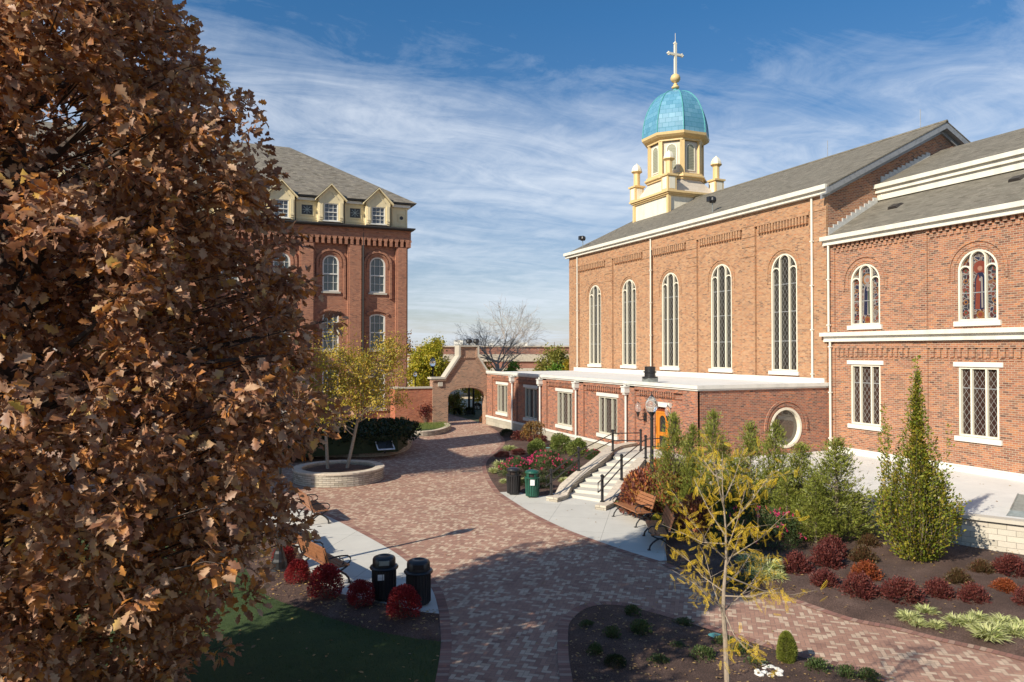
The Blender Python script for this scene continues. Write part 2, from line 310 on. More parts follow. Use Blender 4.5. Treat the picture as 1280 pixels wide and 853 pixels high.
# ------------------------------------------------------------------ mesh tools
ORG = {}
class MB:
    def __init__(s): s.v = []; s.f = []; s.m = []; s.uv = []
    def add(s, vs, fs, mi=0, uvs=None):
        o = len(s.v); s.v += [tuple(p) for p in vs]
        for k, f in enumerate(fs):
            s.f.append([i + o for i in f]); s.m.append(mi); s.uv.append(uvs[k] if uvs else None)
    def box(s, x0, x1, y0, y1, z0, z1, mi=0):
        x0, x1 = sorted((x0, x1)); y0, y1 = sorted((y0, y1)); z0, z1 = sorted((z0, z1))
        s.add([(x0,y0,z0),(x1,y0,z0),(x1,y1,z0),(x0,y1,z0),(x0,y0,z1),(x1,y0,z1),(x1,y1,z1),(x0,y1,z1)],
              [(0,3,2,1),(4,5,6,7),(0,1,5,4),(1,2,6,5),(2,3,7,6),(3,0,4,7)], mi)
    def prism(s, poly, z0, z1, mi=0, side_uv=False, capmi=None):
        n = len(poly); a = sum(poly[i][0]*poly[(i+1)%n][1]-poly[(i+1)%n][0]*poly[i][1] for i in range(n))
        if a < 0: poly = poly[::-1]
        zz1 = z1 if isinstance(z1, (list, tuple)) else [z1]*n
        s.add([(x,y,zz1[i]) for i,(x,y) in enumerate(poly)], [list(range(n))], mi if capmi is None else capmi)
        s.add([(x,y,z0) for x,y in poly], [list(range(n))[::-1]], mi)
        u = 0
        for i in range(n):
            p, q = poly[i], poly[(i+1)%n]; d = math.dist(p, q)
            s.add([(*p,z0),(*q,z0),(*q,zz1[(i+1)%n]),(*p,zz1[i])], [(0,1,2,3)], mi, [[(u,z0),(u+d,z0),(u+d,zz1[(i+1)%n]),(u,zz1[i])]]); u += d
    def tube(s, pts, r, n=6, mi=0, cap=True):
        pts = [Vector(p) for p in pts]; m = len(pts); rr = r if isinstance(r, (list, tuple)) else [r]*m
        rings = []; ref = None
        for i, p in enumerate(pts):
            t = (pts[min(i+1,m-1)] - pts[max(i-1,0)])
            t = t.normalized() if t.length > 1e-9 else Vector((0,0,1))
            if ref is None: ref = Vector((0,0,1)) if abs(t.z) < .9 else Vector((1,0,0))
            a = t.cross(ref).normalized(); b = t.cross(a).normalized(); ref = -b.cross(t) if False else ref
            rings.append([p + a*(math.cos(2*math.pi*k/n)*rr[i]) + b*(math.sin(2*math.pi*k/n)*rr[i]) for k in range(n)])
        vs = [q for ring in rings for q in ring]; fs = []
        for i in range(m-1):
            for k in range(n):
                fs.append((i*n+k, i*n+(k+1)%n, (i+1)*n+(k+1)%n, (i+1)*n+k))
        if cap: fs += [list(range(n))[::-1], [(m-1)*n+k for k in range(n)]]
        s.add(vs, fs, mi)
    def lathe(s, c, prof, n=16, mi=0, rot=0, uvs=None):
        c = Vector(c); vs = []; fs = []; uu = []
        for r, z in prof:
            for k in range(n):
                a = rot + 2*math.pi*k/n; vs.append((c.x+r*math.cos(a), c.y+r*math.sin(a), c.z+z))
        sl = [0]
        for i in range(1, len(prof)): sl.append(sl[-1] + math.dist(prof[i], prof[i-1]))
        for i in range(len(prof)-1):
            for k in range(n):
                fs.append((i*n+k, i*n+(k+1)%n, (i+1)*n+(k+1)%n, (i+1)*n+k))
                ra, rb = prof[i][0], prof[i+1][0]; st = 2*math.sin(math.pi/n); c0 = k*3.1
                uu.append([(c0-ra*st/2, sl[i]), (c0+ra*st/2, sl[i]), (c0+rb*st/2, sl[i+1]), (c0-rb*st/2, sl[i+1])])
        s.add(vs, fs, mi, uu)
    def bar(s, O, U, Nn, pts, wd, d0, d1, closed=False, mi=0):
        """flat bar of width wd following pts (u,z) in the wall plane, from depth d0 to d1 along the outward normal"""
        O, U, Nn = Vector(O), Vector(U), Vector(Nn); Z = Vector((0,0,1)); n = len(pts); inn, out = [], []
        P = [Vector(p) for p in pts]
        for i in range(n):
            if closed: a, b = P[i-1], P[(i+1)%n]
            else: a, b = P[max(i-1,0)], P[min(i+1,n-1)]
            d1_ = (P[i]-a); d2_ = (b-P[i])
            t1 = d1_.normalized() if d1_.length > 1e-6 else d2_.normalized(); t2 = d2_.normalized() if d2_.length > 1e-6 else t1
            nn = Vector((-(t1+t2).y, (t1+t2).x)); nn = nn.normalized() if nn.length > 1e-6 else Vector((-t1.y, t1.x))
            k = min(2.0, 1/max(.3, nn.dot(Vector((-t1.y, t1.x)))))
            inn.append(P[i]+nn*(wd/2*k)); out.append(P[i]-nn*(wd/2*k))
        W = lambda p, d: O + U*p.x + Z*p.y + Nn*d
        vs = []
        for i in range(n): vs += [W(inn[i],d0), W(out[i],d0), W(out[i],d1), W(inn[i],d1)]
        fs = []; rng = range(n) if closed else range(n-1)
        for i in rng:
            j = (i+1) % n
            for a, b in ((0,1),(1,2),(2,3),(3,0)): fs.append((i*4+a, i*4+b, j*4+b, j*4+a))
        if not closed: fs += [(0,1,2,3), (n*4-1,n*4-2,n*4-3,n*4-4)]
        s.add(vs, fs, mi)
    def plate(s, O, U, Nn, pts, d0, d1, mi=0):
        O, U, Nn = Vector(O), Vector(U), Vector(Nn); Z = Vector((0,0,1)); n = len(pts)
        f = lambda p, d: O + U*p[0] + Z*p[1] + Nn*d
        vs = [f(p,d1) for p in pts] + [f(p,d0) for p in pts]
        fs = [list(range(n)), list(range(n,2*n))[::-1]] + [(i,(i+1)%n,n+(i+1)%n,n+i) for i in range(n)]
        s.add(vs, fs, mi)
    def build(s, name, mats, parent=None, smooth=False, loc=None):
        if isinstance(mats, str): mats = [mats]
        off = Vector(ORG.get(parent.name, (0,0,0))) if parent is not None else Vector(loc or (0,0,0))
        me = bpy.data.meshes.new(name)
        va = np.array(s.v, dtype=np.float64) - np.array(off)
        me.from_pydata(va.tolist(), [], s.f)
        for m in mats: me.materials.append(MT[m])
        me.polygons.foreach_set('material_index', s.m)
        if any(u is not None for u in s.uv):
            ul = me.uv_layers.new(name='UVMap'); i = 0; arr = []
            for f, u in zip(s.f, s.uv):
                arr += [c for q in (u if u is not None else [(s.v[k][0], s.v[k][1]) for k in f]) for c in q]
            ul.data.foreach_set('uv', arr)
        if smooth: me.polygons.foreach_set('use_smooth', [True]*len(s.f))
        me.validate(); me.update()
        o = bpy.data.objects.new(name, me); COL.objects.link(o)
        if parent is not None: o.parent = parent; ORG[o.name] = ORG.get(parent.name, (0,0,0))
        else: o.location = off; ORG[o.name] = tuple(off)
        return o
def tag(o, label=None, cat=None, group=None, kind=None):
    if label: o['label'] = label
    if cat: o['category'] = cat
    if group: o['group'] = group
    if kind: o['kind'] = kind
    return o
def thing(name, label, cat, loc=(0,0,0), rz=0, group=None):
    o = bpy.data.objects.new(name, None); COL.objects.link(o); o.empty_display_size = .2
    o.location = loc; o.rotation_euler = (0,0,rz)
    ORG[o.name] = tuple(loc) if rz == 0 else (0,0,0)
    return tag(o, label, cat, group)
def local(name, label, cat, group=None):
    """a thing modelled about its own origin, to be set down later"""
    o = thing(name, label, cat, (0,0,0), 0, group); return o
def put(o, loc, rz=0, sc=1):
    o.location = loc; o.rotation_euler = (0,0,rz); o.scale = (sc,)*3 if isinstance(sc, (int,float)) else sc; return o
def copy_tree(o, parent=None):
    c = o.copy(); COL.objects.link(c); c.parent = parent
    for ch in list(o.children): copy_tree(ch, c)
    return c
def dup(o, loc, rz=0, sc=1, label=None):
    c = copy_tree(o); put(c, loc, rz, sc)
    if label: c['label'] = label
    return c
def pip(p, poly):
    x, y = p; r = False; n = len(poly)
    for i in range(n):
        a, b = poly[i], poly[(i+1)%n]
        if (a[1] > y) != (b[1] > y) and x < (b[0]-a[0])*(y-a[1])/(b[1]-a[1])+a[0]: r = not r
    return r
def cdt(outline, holes=(), extra=()):
    vs = [Vector(p) for p in outline]; es = [(i,(i+1)%len(outline)) for i in range(len(outline))]
    for h in holes:
        o = len(vs); vs += [Vector(p) for p in h]; es += [(o+i,o+(i+1)%len(h)) for i in range(len(h))]
    vs += [Vector(p) for p in extra]
    r = geometry.delaunay_2d_cdt(vs, es, [], 0, 1e-5)
    ov, of = r[0], r[2]; out = []
    for f in of:
        c = sum((ov[i] for i in f), Vector((0,0)))/len(f)
        if pip(c, outline) and not any(pip(c, h) for h in holes): out.append(list(f))
    return [(p.x,p.y) for p in ov], out
def wallface(mb, ax, cst, sign, outline, holes=(), reveal=.22, mi=0):
    """wall sheet in plane axis=cst facing sign, with real openings and their reveals"""
    vs, fs = cdt(outline, holes)
    P = (lambda u,z,d=0: (cst-sign*d,u,z)) if ax == 0 else (lambda u,z,d=0: (u,cst-sign*d,z))
    mb.add([P(*p) for p in vs], fs, mi)
    for h in holes:
        n = len(h)
        for i in range(n):
            a, b = h[i], h[(i+1)%n]; mb.add([P(*a),P(*b),P(*b,reveal),P(*a,reveal)], [(0,1,2,3)], mi)
def rect(u0,u1,z0,z1): return [(u0,z0),(u1,z0),(u1,z1),(u0,z1)]
def arched(uc, w_, z0, z1, n=14, rise=None):
    """outline of an arched opening; z1 is the crown"""
    r = w_/2; ry = r if rise is None else rise; zs = z1-ry
    if rise is None: arc = [(uc+r*math.cos(a), zs+r*math.sin(a)) for a in [math.pi*i/n for i in range(n+1)]]
    else:
        arc = [(uc+r*math.cos(a), zs+ry*math.sin(a)) for a in [math.pi*i/n for i in range(n+1)]]
    return [(uc-r,z0),(uc+r,z0)]+arc
def smoothc(pts, k=6, closed=False):
    out = []; n = len(pts); rng = range(n if closed else n-1)
    g = (lambda i: pts[i % n]) if closed else (lambda i: pts[max(0,min(n-1,i))])
    for i in rng:
        p0,p1,p2,p3 = g(i-1),g(i),g(i+1),g(i+2)
        for j in range(k):
            t = j/k
            out.append(tuple(.5*((2*b)+(-a+c)*t+(2*a-5*b+4*c-d)*t*t+(-a+3*b-3*c+d)*t**3) for a,b,c,d in zip(p0,p1,p2,p3)))
    if not closed: out.append(tuple(pts[-1]))
    return out
def sheet(name, poly, z, mat, bumpy=0, step=.5, mound=0, seed=1, holes=()):
    extra = []; rnd = random.Random(seed)
    if bumpy or mound:
        xs = [p[0] for p in poly]; ys = [p[1] for p in poly]; x = min(xs)
        while x < max(xs):
            y = min(ys)
            while y < max(ys):
                q = (x+rnd.uniform(-.2,.2)*step, y+rnd.uniform(-.2,.2)*step)
                if pip(q, poly): extra.append(q)
                y += step
            x += step
    vs, fs = cdt(poly, holes, extra); mb = MB()
    PA = np.array(poly); PB = np.roll(PA, -1, 0); out = []
    for (x, y) in vs:
        h = z
        if bumpy or mound:
            d = PB-PA; q = np.array([x,y])-PA; t = np.clip((q*d).sum(1)/np.maximum((d*d).sum(1),1e-9),0,1)
            ds = np.sqrt(((q-d*t[:,None])**2).sum(1)).min()
            h += min(1, ds/.5)*(mound + bumpy*(.5+.5*math.sin(x*2.3+seed)*math.cos(y*1.9)) + rnd.uniform(0,bumpy)) 
        out.append((x,y,h))
    mb.add(out, fs); o = mb.build(name, mat, smooth=bool(bumpy)); tag(o, kind='structure'); return o
def border(name, path, z, wd, mat='paver_border', side=1):
    mb = MB(); u = 0; n = len(path); q = []
    for i, p in enumerate(path):
        a, b = Vector(path[max(0,i-1)]), Vector(path[min(n-1,i+1)]); t = (b-a).normalized(); nn = Vector((-t.y,t.x))*side
        q.append((Vector(p), Vector(p)+nn*wd))
    for i in range(n-1):
        d = (q[i+1][0]-q[i][0]).length
        mb.add([(*q[i][0],z),(*q[i+1][0],z),(*q[i+1][1],z),(*q[i][1],z)], [(0,1,2,3)], 0, [[(u,.003),(u+d,.003),(u+d,wd-.003),(u,wd-.003)]]); u += d
    return tag(mb.build(name, mat), kind='structure')
def ring_wall(mb, path, wd, z0, z1, mi=0, capmi=1, closed=False, side=1):
    """low dry-stone wall following a path, coping on top"""
    n = len(path); q = []
    for i, p in enumerate(path):
        a, b = (path[i-1], path[(i+1)%n]) if closed else (path[max(0,i-1)], path[min(n-1,i+1)])
        t = (Vector(b)-Vector(a)).normalized(); nn = Vector((-t.y,t.x))*side
        q.append((Vector(p), Vector(p)+nn*wd))
    u = 0
    for i in range(n if closed else n-1):
        j = (i+1) % n; d = (q[j][0]-q[i][0]).length
        for s_ in (0,1):
            mb.add([(*q[i][s_],z0),(*q[j][s_],z0),(*q[j][s_],z1),(*q[i][s_],z1)], [(0,1,2,3)], mi, [[(u,z0),(u+d,z0),(u+d,z1),(u,z1)]])
        mb.add([(*q[i][0],z1),(*q[j][0],z1),(*q[j][1],z1),(*q[i][1],z1)], [(0,1,2,3)], capmi, [[(u,0.02),(u+d,.02),(u+d,.3),(u,.3)]]); u += d
    if not closed:
        for k in (0, n-1): mb.add([(*q[k][0],z0),(*q[k][1],z0),(*q[k][1],z1),(*q[k][0],z1)], [(0,1,2,3)], mi, [[(0,z0),(wd,z0),(wd,z1),(0,z1)]])

# ---- leaves: many small leaf faces set in one mesh
TPL = {}
def _t(name, vs, fs): TPL[name] = (np.array(vs, float), fs)
_t('diamond', [(0,0,0),(.45,.30,.06),(1,0,-.05),(.45,-.30,.06)], [(0,3,2,1)])
_t('oval', [(0,0,0),(.35,.27,.07),(.75,.20,.05),(1,0,-.1),(.75,-.20,.05),(.35,-.27,.07)], [(0,5,4,3),(0,3,2,1)])
_t('blade', [(0,-.035,0),(0,.035,0),(.4,.035,.28),(.4,-.035,.28),(.75,.025,.34),(.75,-.025,.34),(1,0,.2)], [(0,1,2,3),(3,2,4,5),(5,4,6)])
_t('spray', [(0,0,0),(.5,.10,0),(1,.0,.05),(.5,-.06,0),(.2,.02,0),(.6,.36,.06),(.3,.0,0),(.15,-.02,.0),(.55,-.34,.05),(.32,.0,.02)], [(0,3,2,1),(4,6,5),(7,8,9)])
st = [(0,.02),(.16,.20),(.26,.12),(.42,.34),(.54,.20),(.70,.33),(.82,.17),(1,.02)]
vs = []; 
for i,(s_,w_) in enumerate(st):
    dz = -.22*s_*s_; vs += [(s_, 0, dz), (s_+.04, w_, dz+.13*w_/.34), (s_+.04, -w_, dz+.10*w_/.34)]
fs = []
for i in range(len(st)-1):
    a, b = i*3, i*3+3; fs += [(a,b,b+1,a+1),(a,a+2,b+2,b)]
_t('oakleaf', vs, fs)
vs = []; fs = []
for i in range(8):
    s_ = .08+i*.115; dz = -.35*s_*s_; le = .20*(1-abs(i-3.5)/8)
    for sg in (1,-1):
        o = len(vs); vs += [(s_,0,dz),(s_+.02,sg*le*.5,dz-.01),(s_+.07,sg*le,dz-.04),(s_+.075,sg*le*.45,dz-.02)]; fs.append((o,o+1,o+2,o+3))
o = len(vs); vs += [(0,.006,0),(0,-.006,0),(1,-.004,-.35),(1,.004,-.35)]; fs.append((o,o+1,o+2,o+3))
_t('pinnate', vs, fs)
def leafmesh(name, P, D, S, tpl, mat, parent=None, seed=0, updir=.5, loc=None):
    rng = np.random.default_rng(seed); P = np.asarray(P, float); n = len(P)
    D = np.asarray(D, float); D = D/np.maximum(np.linalg.norm(D,axis=1,keepdims=True),1e-9)
    A = rng.normal(size=(n,3)); A[:,2] += updir*2.2
    A -= (A*D).sum(1,keepdims=True)*D; A /= np.maximum(np.linalg.norm(A,axis=1,keepdims=True),1e-9)
    B = np.cross(A, D); tv, tf = TPL[tpl]; k = len(tv); S = np.broadcast_to(np.asarray(S,float),(n,)) if np.ndim(S) else np.full(n,S)
    jit = 1+rng.normal(size=(n,1))*.12
    V = P[:,None,:] + S[:,None,None]*(tv[None,:,0:1]*D[:,None,:] + tv[None,:,1:2]*jit[:,:,None]*B[:,None,:] + tv[None,:,2:3]*A[:,None,:])
    off = np.array(ORG.get(parent.name,(0,0,0))) if parent is not None else np.array(loc or (0,0,0))
    V = V.reshape(-1,3)-off
    lens = np.array([len(f) for f in tf]); flat = np.concatenate([np.array(f) for f in tf])
    loops = (flat[None,:]+(np.arange(n)*k)[:,None]).reshape(-1)
    tot = np.tile(lens, n); start = np.concatenate([[0],np.cumsum(tot)[:-1]])
    me = bpy.data.meshes.new(name); me.vertices.add(len(V)); me.vertices.foreach_set('co', V.ravel())
    me.loops.add(len(loops)); me.loops.foreach_set('vertex_index', loops.astype(np.int32))
    me.polygons.add(len(tot)); me.polygons.foreach_set('loop_start', start.astype(np.int32))
    me.materials.append(MT[mat]); me.update(calc_edges=True)
    o = bpy.data.objects.new(name, me); COL.objects.link(o)
    if parent is not None: o.parent = parent; ORG[o.name] = ORG.get(parent.name,(0,0,0))
    else: o.location = tuple(off)
    return o
def grow(mb, p, d, ln, r, lv, tips, rnd, spread=.6, up=.15, kids=(3,4), nseg=3, minr=.004, shr=.68, n=5, bend=.18):
    pts = [Vector(p)]; rs = [r]; dd = Vector(d).normalized()
    for i in range(nseg):
        dd = (dd + Vector((rnd.gauss(0,bend),rnd.gauss(0,bend),rnd.gauss(0,bend)+up*.5))).normalized()
        pts.append(pts[-1]+dd*(ln/nseg)); rs.append(max(minr, r*(1-.42*(i+1)/nseg)))
    mb.tube(pts, rs, n if lv > 1 else 3, cap=False)
    if lv <= 0: tips.append((pts[-1], dd)); return
    kk = rnd.randint(*kids)
    for c in range(kk):
        t = rnd.uniform(.35,1) if c else 1.0; idx = min(nseg-1, int(t*nseg)); q = pts[idx].lerp(pts[idx+1], t*nseg-idx) if t < 1 else pts[-1]
        nd = (dd + Vector((rnd.gauss(0,spread),rnd.gauss(0,spread),rnd.gauss(0,spread*.7)+up))).normalized()
        grow(mb, q, nd, ln*rnd.uniform(.6,.85), rs[idx]*shr if c else rs[-1]*.95, lv-1, tips, rnd, spread, up, kids, max(2,nseg-1), minr, shr, n, bend)

# ================================================================== THE SETTING
XA, XN, YC, YG = 20.21, 28.04, 26.33, 52.3      # annex wall, nave wall, annex end wall, gateway wall
Z3 = Vector((0,0,1))
g_ = MB(); g_.add([(-900,-300,-.03),(900,-300,-.03),(900,1800,-.03),(-900,1800,-.03)], [(0,1,2,3)])
tag(g_.build('ground', 'soil_far'), kind='structure')
pz = sheet('brick_plaza', [(-24,2),(24,2),(24,9),(20.3,14),(20.21,26),(20.21,52.3),(20.4,66),(15.2,66),(15.2,52.3),(13,54),(-24,54)], 0.0, 'herringbone_paver')
# concrete pads
padR = smoothc([at2(*p) for p in [(624.6,615.7),(640,626),(663.8,640.6),(697.6,657.5),(726,669),(759.5,681),(793,692),(824,701.5)]], 5)
padR_full = padR + [at2(*p) for p in [(834,701),(841,692),(842,680),(836,664),(820,650),(795,637),(765,624)]] + [(14.2,25.6),(13.0,25.9)] + [at2(*p) for p in [(685,616),(660,611)]]
sheet('concrete_pad', padR_full, .006, 'concrete')
padL = smoothc([at2(*p) for p in [(345,634),(380,638),(402,643),(419,650),(446,664),(472.8,678.6),(499.5,695),(523,715.7),(541,739),(549,767.6)]], 5)
padL_in = [at2(*p) for p in [(523,765),(490,757),(455,750),(422,742),(398,729),(382,706),(368,680),(345,662),(318,652)]]
sheet('concrete_pad', padL + padL_in, .006, 'concrete')
border('paver_border', padR[::-1], .008, .215, side=1)
border('paver_border', padL, .008, .215, side=1)
# planting beds
bedF_edge = smoothc([at2(*p) for p in [(610,533),(621,539),(630,549),(629.6,557.5),(616.4,569),(609,577),(608.2,587),(614.8,601.8),(624.6,615.7)]], 5)
bedF = bedF_edge + [at2(*p) for p in [(645,614.5),(668,621),(684,620)]] + [(13.1,26.2),(15.2,27.8),(17.4,30.0),(20.2,31.4),(20.2,50.6)]
sheet('mulch_bed', bedF, .012, 'mulch_material', .03, .45, .05, 2)
border('paver_border', bedF_edge, .014, .215, side=-1)
edR = smoothc([at2(*p) for p in [(834,705),(855,713),(877,722),(902,735),(945,741),(990,748.5),(1060.6,772),(1117,783.4),(1173,797.5),(1230,810),(1290,825),(1400,850)]], 4)
bedR = edR + [(16,6),(24,6),(24.0,8.0),(21.2,12.6),(20.3,14.3),(19.9,17.5),(19.2,21),(20.1,25.5),(19.2,26.6),(17.9,26.3),(15.4,24.2),(13.9,22.9)] + [at2(*p) for p in [(775,640),(797,643),(815,655),(832,674),(832,690)]]
sheet('mulch_bed', bedR, .012, 'mulch_material', .05, .4, .10, 3)
border('paver_border', edR, .016, .215, side=-1)
isl = smoothc([at2(*p) for p in [(722,900),(716,853),(711,820),(710.5,789),(714.6,775.7),(731,762),(752.8,757),(780,758.5),(813,766),(865,781),(908.6,795),(971.4,814),(1025,829),(1077.5,842.5),(1110,856),(1180,880)]], 4)
sheet('mulch_bed', isl + [(9.5,4.6),(4.6,4.6)], .012, 'mulch_material', .04, .3, .06, 4)
border('paver_border', isl, .016, .215, side=1)
lawnline = smoothc([at2(*p) for p in [(551,803),(517,798.7),(458,787),(398.6,769),(339,748),(318.5,730.5),(298,700),(262,672),(200,655),(100,648),(0,648)]], 4)
mul = [at2(549,768.5), at2(551,803)][1:] + lawnline[1:] + [at2(*p) for p in [(0,640),(100,640),(200,645),(300,648)]] + padL_in[::-1] + [at2(549,768.5)]
sheet('mulch_bed', mul, .012, 'mulch_material', .03, .3, .04, 5)
lawn = lawnline + [(-14,14),(-16,2.2),(2.6,2.2)] + smoothc([at2(*p) for p in [(535,900),(544,853),(549,825),(551,803)]], 4)[:-1]
sheet('lawn', lawn, .014, 'lawn_material', .02, .35, .02, 6)
border('paver_border', smoothc([at2(*p) for p in [(535,900),(544,853),(549,825),(551,803),(550,785),(549,768)]], 4), .018, .215, side=-1)
# raised terrace beside the transept
ter = [(20.21,26.31),(19.5,24.5),(19.3,21.2),(20.0,17.5),(20.5,14.3),(21.3,12.9),(24.0,8.0),(28.02,8.0),(28.02,26.31)]
t_ = MB(); t_.prism(ter, 0, .85, 0, capmi=1); tag(t_.build('terrace', ['stone_block','terrace_concrete']), kind='structure')
sheet('far_turf', [(2,66.1),(60,66.1),(90,118),(-20,118)], .02, 'tan_turf')

# ================================================================== THE CHAPEL
chapel = thing('chapel', 'long orange brick chapel with tall arched windows, grey roof and blue domed cupola', 'chapel', (28.04,26.4,0))
EZ = 13.62; RZ = 17.55; XR = 36.04; NX1 = 44.04; YE, YF = 26.36, 53.3
UX, NX_ = Vector((0,-1,0)), Vector((-1,0,0))      # walls facing -X: u runs towards the viewer
UY, NY_ = Vector((1,0,0)), Vector((0,-1,0))
nwin = [49.24, 44.35, 39.39, 34.33, 29.32]
mb = MB()
wallface(mb, 0, XN, -1, rect(YE, YF, 0, EZ), [arched(y, 1.86, 4.62, 10.8) for y in nwin])
mb.add([(XN,YF,0),(NX1,YF,0),(NX1,YF,EZ),(XR,YF,RZ),(XN,YF,EZ)], [(0,1,2,3,4)])
mb.add([(NX1,YE,0),(NX1,YF,0),(NX1,YF,EZ),(NX1,YE,EZ)], [(0,1,2,3)])
pil = [(26.36,27.45),(31.34,32.35),(36.45,37.5),(41.38,42.4),(46.45,47.45),(52.1,53.3)]
for a, b in pil: mb.box(XN-.13, XN, a, b, 4.0, 12.62)
mb.box(XN-.13, XN, YE, YF, 12.62, 13.45); mb.box(XN-.16, XN-.13, YE, YF, 12.60, 12.68)
for a, b in pil[1:-1]:
    for zz in (10.9, 11.45, 12.0): mb.box(XN-.165, XN-.13, a, b, zz, zz+.07)
for (a, b), (c, d) in zip(pil[:-1], pil[1:]):
    n = 17; st_ = (c-b-.3)/n
    for i in range(n): mb.box(XN-.17, XN, b+.15+i*st_, b+.15+i*st_+st_*.55, 12.10, 12.5)
    mb.box(XN-.18, XN, b, c, 12.5, 12.62)
for y in nwin:
    O = (XN,y,0); r = 1.18
    pts = [(-r,9.3),(-r,9.87)] + [(r*math.cos(a), 9.87+r*math.sin(a)) for a in [math.pi-math.pi*i/16 for i in range(17)]] + [(r,9.3)]
    mb.bar(O, UX, NX_, pts, .10, -.01, .045)
    pts = [(1.02*math.cos(a), 9.87+1.02*math.sin(a)) for a in [math.pi-math.pi*i/16 for i in range(17)]]
    mb.bar(O, UX, NX_, pts, .04, -.01, .02)
mb.build('nave_wall', 'nave_brick', chapel)
mb = MB()
mb.add([(XN+.003,YE,0),(NX1,YE,0),(NX1,YE,EZ),(XR,YE,RZ-.05),(XN+.003,YE,EZ-.05)], [(0,1,2,3,4)]); mb.build('gable_wall', 'transept_brick', chapel)
def slab(mb, a, b, y0, y1, th, mi=0):
    (x0,z0),(x1,z1) = a, b
    mb.add([(x0,y0,z0),(x1,y0,z1),(x1,y1,z1),(x0,y1,z0),(x0,y0,z0-th),(x1,y0,z1-th),(x1,y1,z1-th),(x0,y1,z0-th)],
           [(0,1,2,3),(7,6,5,4),(0,4,5,1),(3,2,6,7),(0,3,7,4),(1,5,6,2)], mi)
sl = (RZ-EZ)/(XR-XN)
mb = MB(); slab(mb, (XN-.4,EZ+.25-.4*sl),(XR,RZ+.25), YE-.42, YF+.4, .06); slab(mb, (XR,RZ+.25),(NX1+.5,EZ+.25-.5*sl), YE-.42, YF+.4, .06)
mb.tube([(XR,YE-.42,RZ+.24),(XR,YF+.4,RZ+.24)], .10, 6); mb.build('roof', 'roof_shingle', chapel)
mb = MB()      # gutter, soffit and rake boards
mb.box(XN-.52, XN-.36, YE-.30, YF+.3, EZ-.10, EZ+.12); mb.box(XN-.355, XN-.135, YE-.26, YF+.26, EZ-.30, EZ-.0); mb.box(XN-.38, XN-.356, YE-.26, YF+.26, EZ-.30, EZ-.24)
mb.build('gutter', 'gutter_cream', chapel)
mb = MB()
for (a, b) in (((XN-.52,EZ-.03-.52*sl+.2),(XR,RZ+.18)),((XR,RZ+.18),(NX1+.52,EZ-.03-.52*sl+.2))):
    slab(mb, a, b, YE-.40, YE-.34, .30); slab(mb, (a[0],a[1]-.24), (b[0],b[1]-.24), YE-.34, YE-.02, .06); slab(mb, (a[0],a[1]-.30), (b[0],b[1]-.30), YE-.12, YE-.01, .20)
mb.build('rake_board', 'lead_flashing', chapel)
def spout(nm, x, y, z0, z1, par, r=.055, mat='gutter_cream', foot=True):
    m = MB(); m.tube([(x,y,z1),(x,y,z0)], r, 8)
    for k in range(int((z1-z0)/2.2)+1): m.box(x-r*1.25, x+r*1.25, y-r*1.4, y+r*1.4, z0+.3+k*2.2, z0+.36+k*2.2)
    m.build(nm, mat, par)
spout('downspout', XN-.21, 27.2, 4.2, EZ-.25, chapel); spout('downspout', XN-.21, 41.3, 4.2, EZ-.25, chapel); spout('downspout', XN-.21, 51.75, 4.2, EZ-.25, chapel)

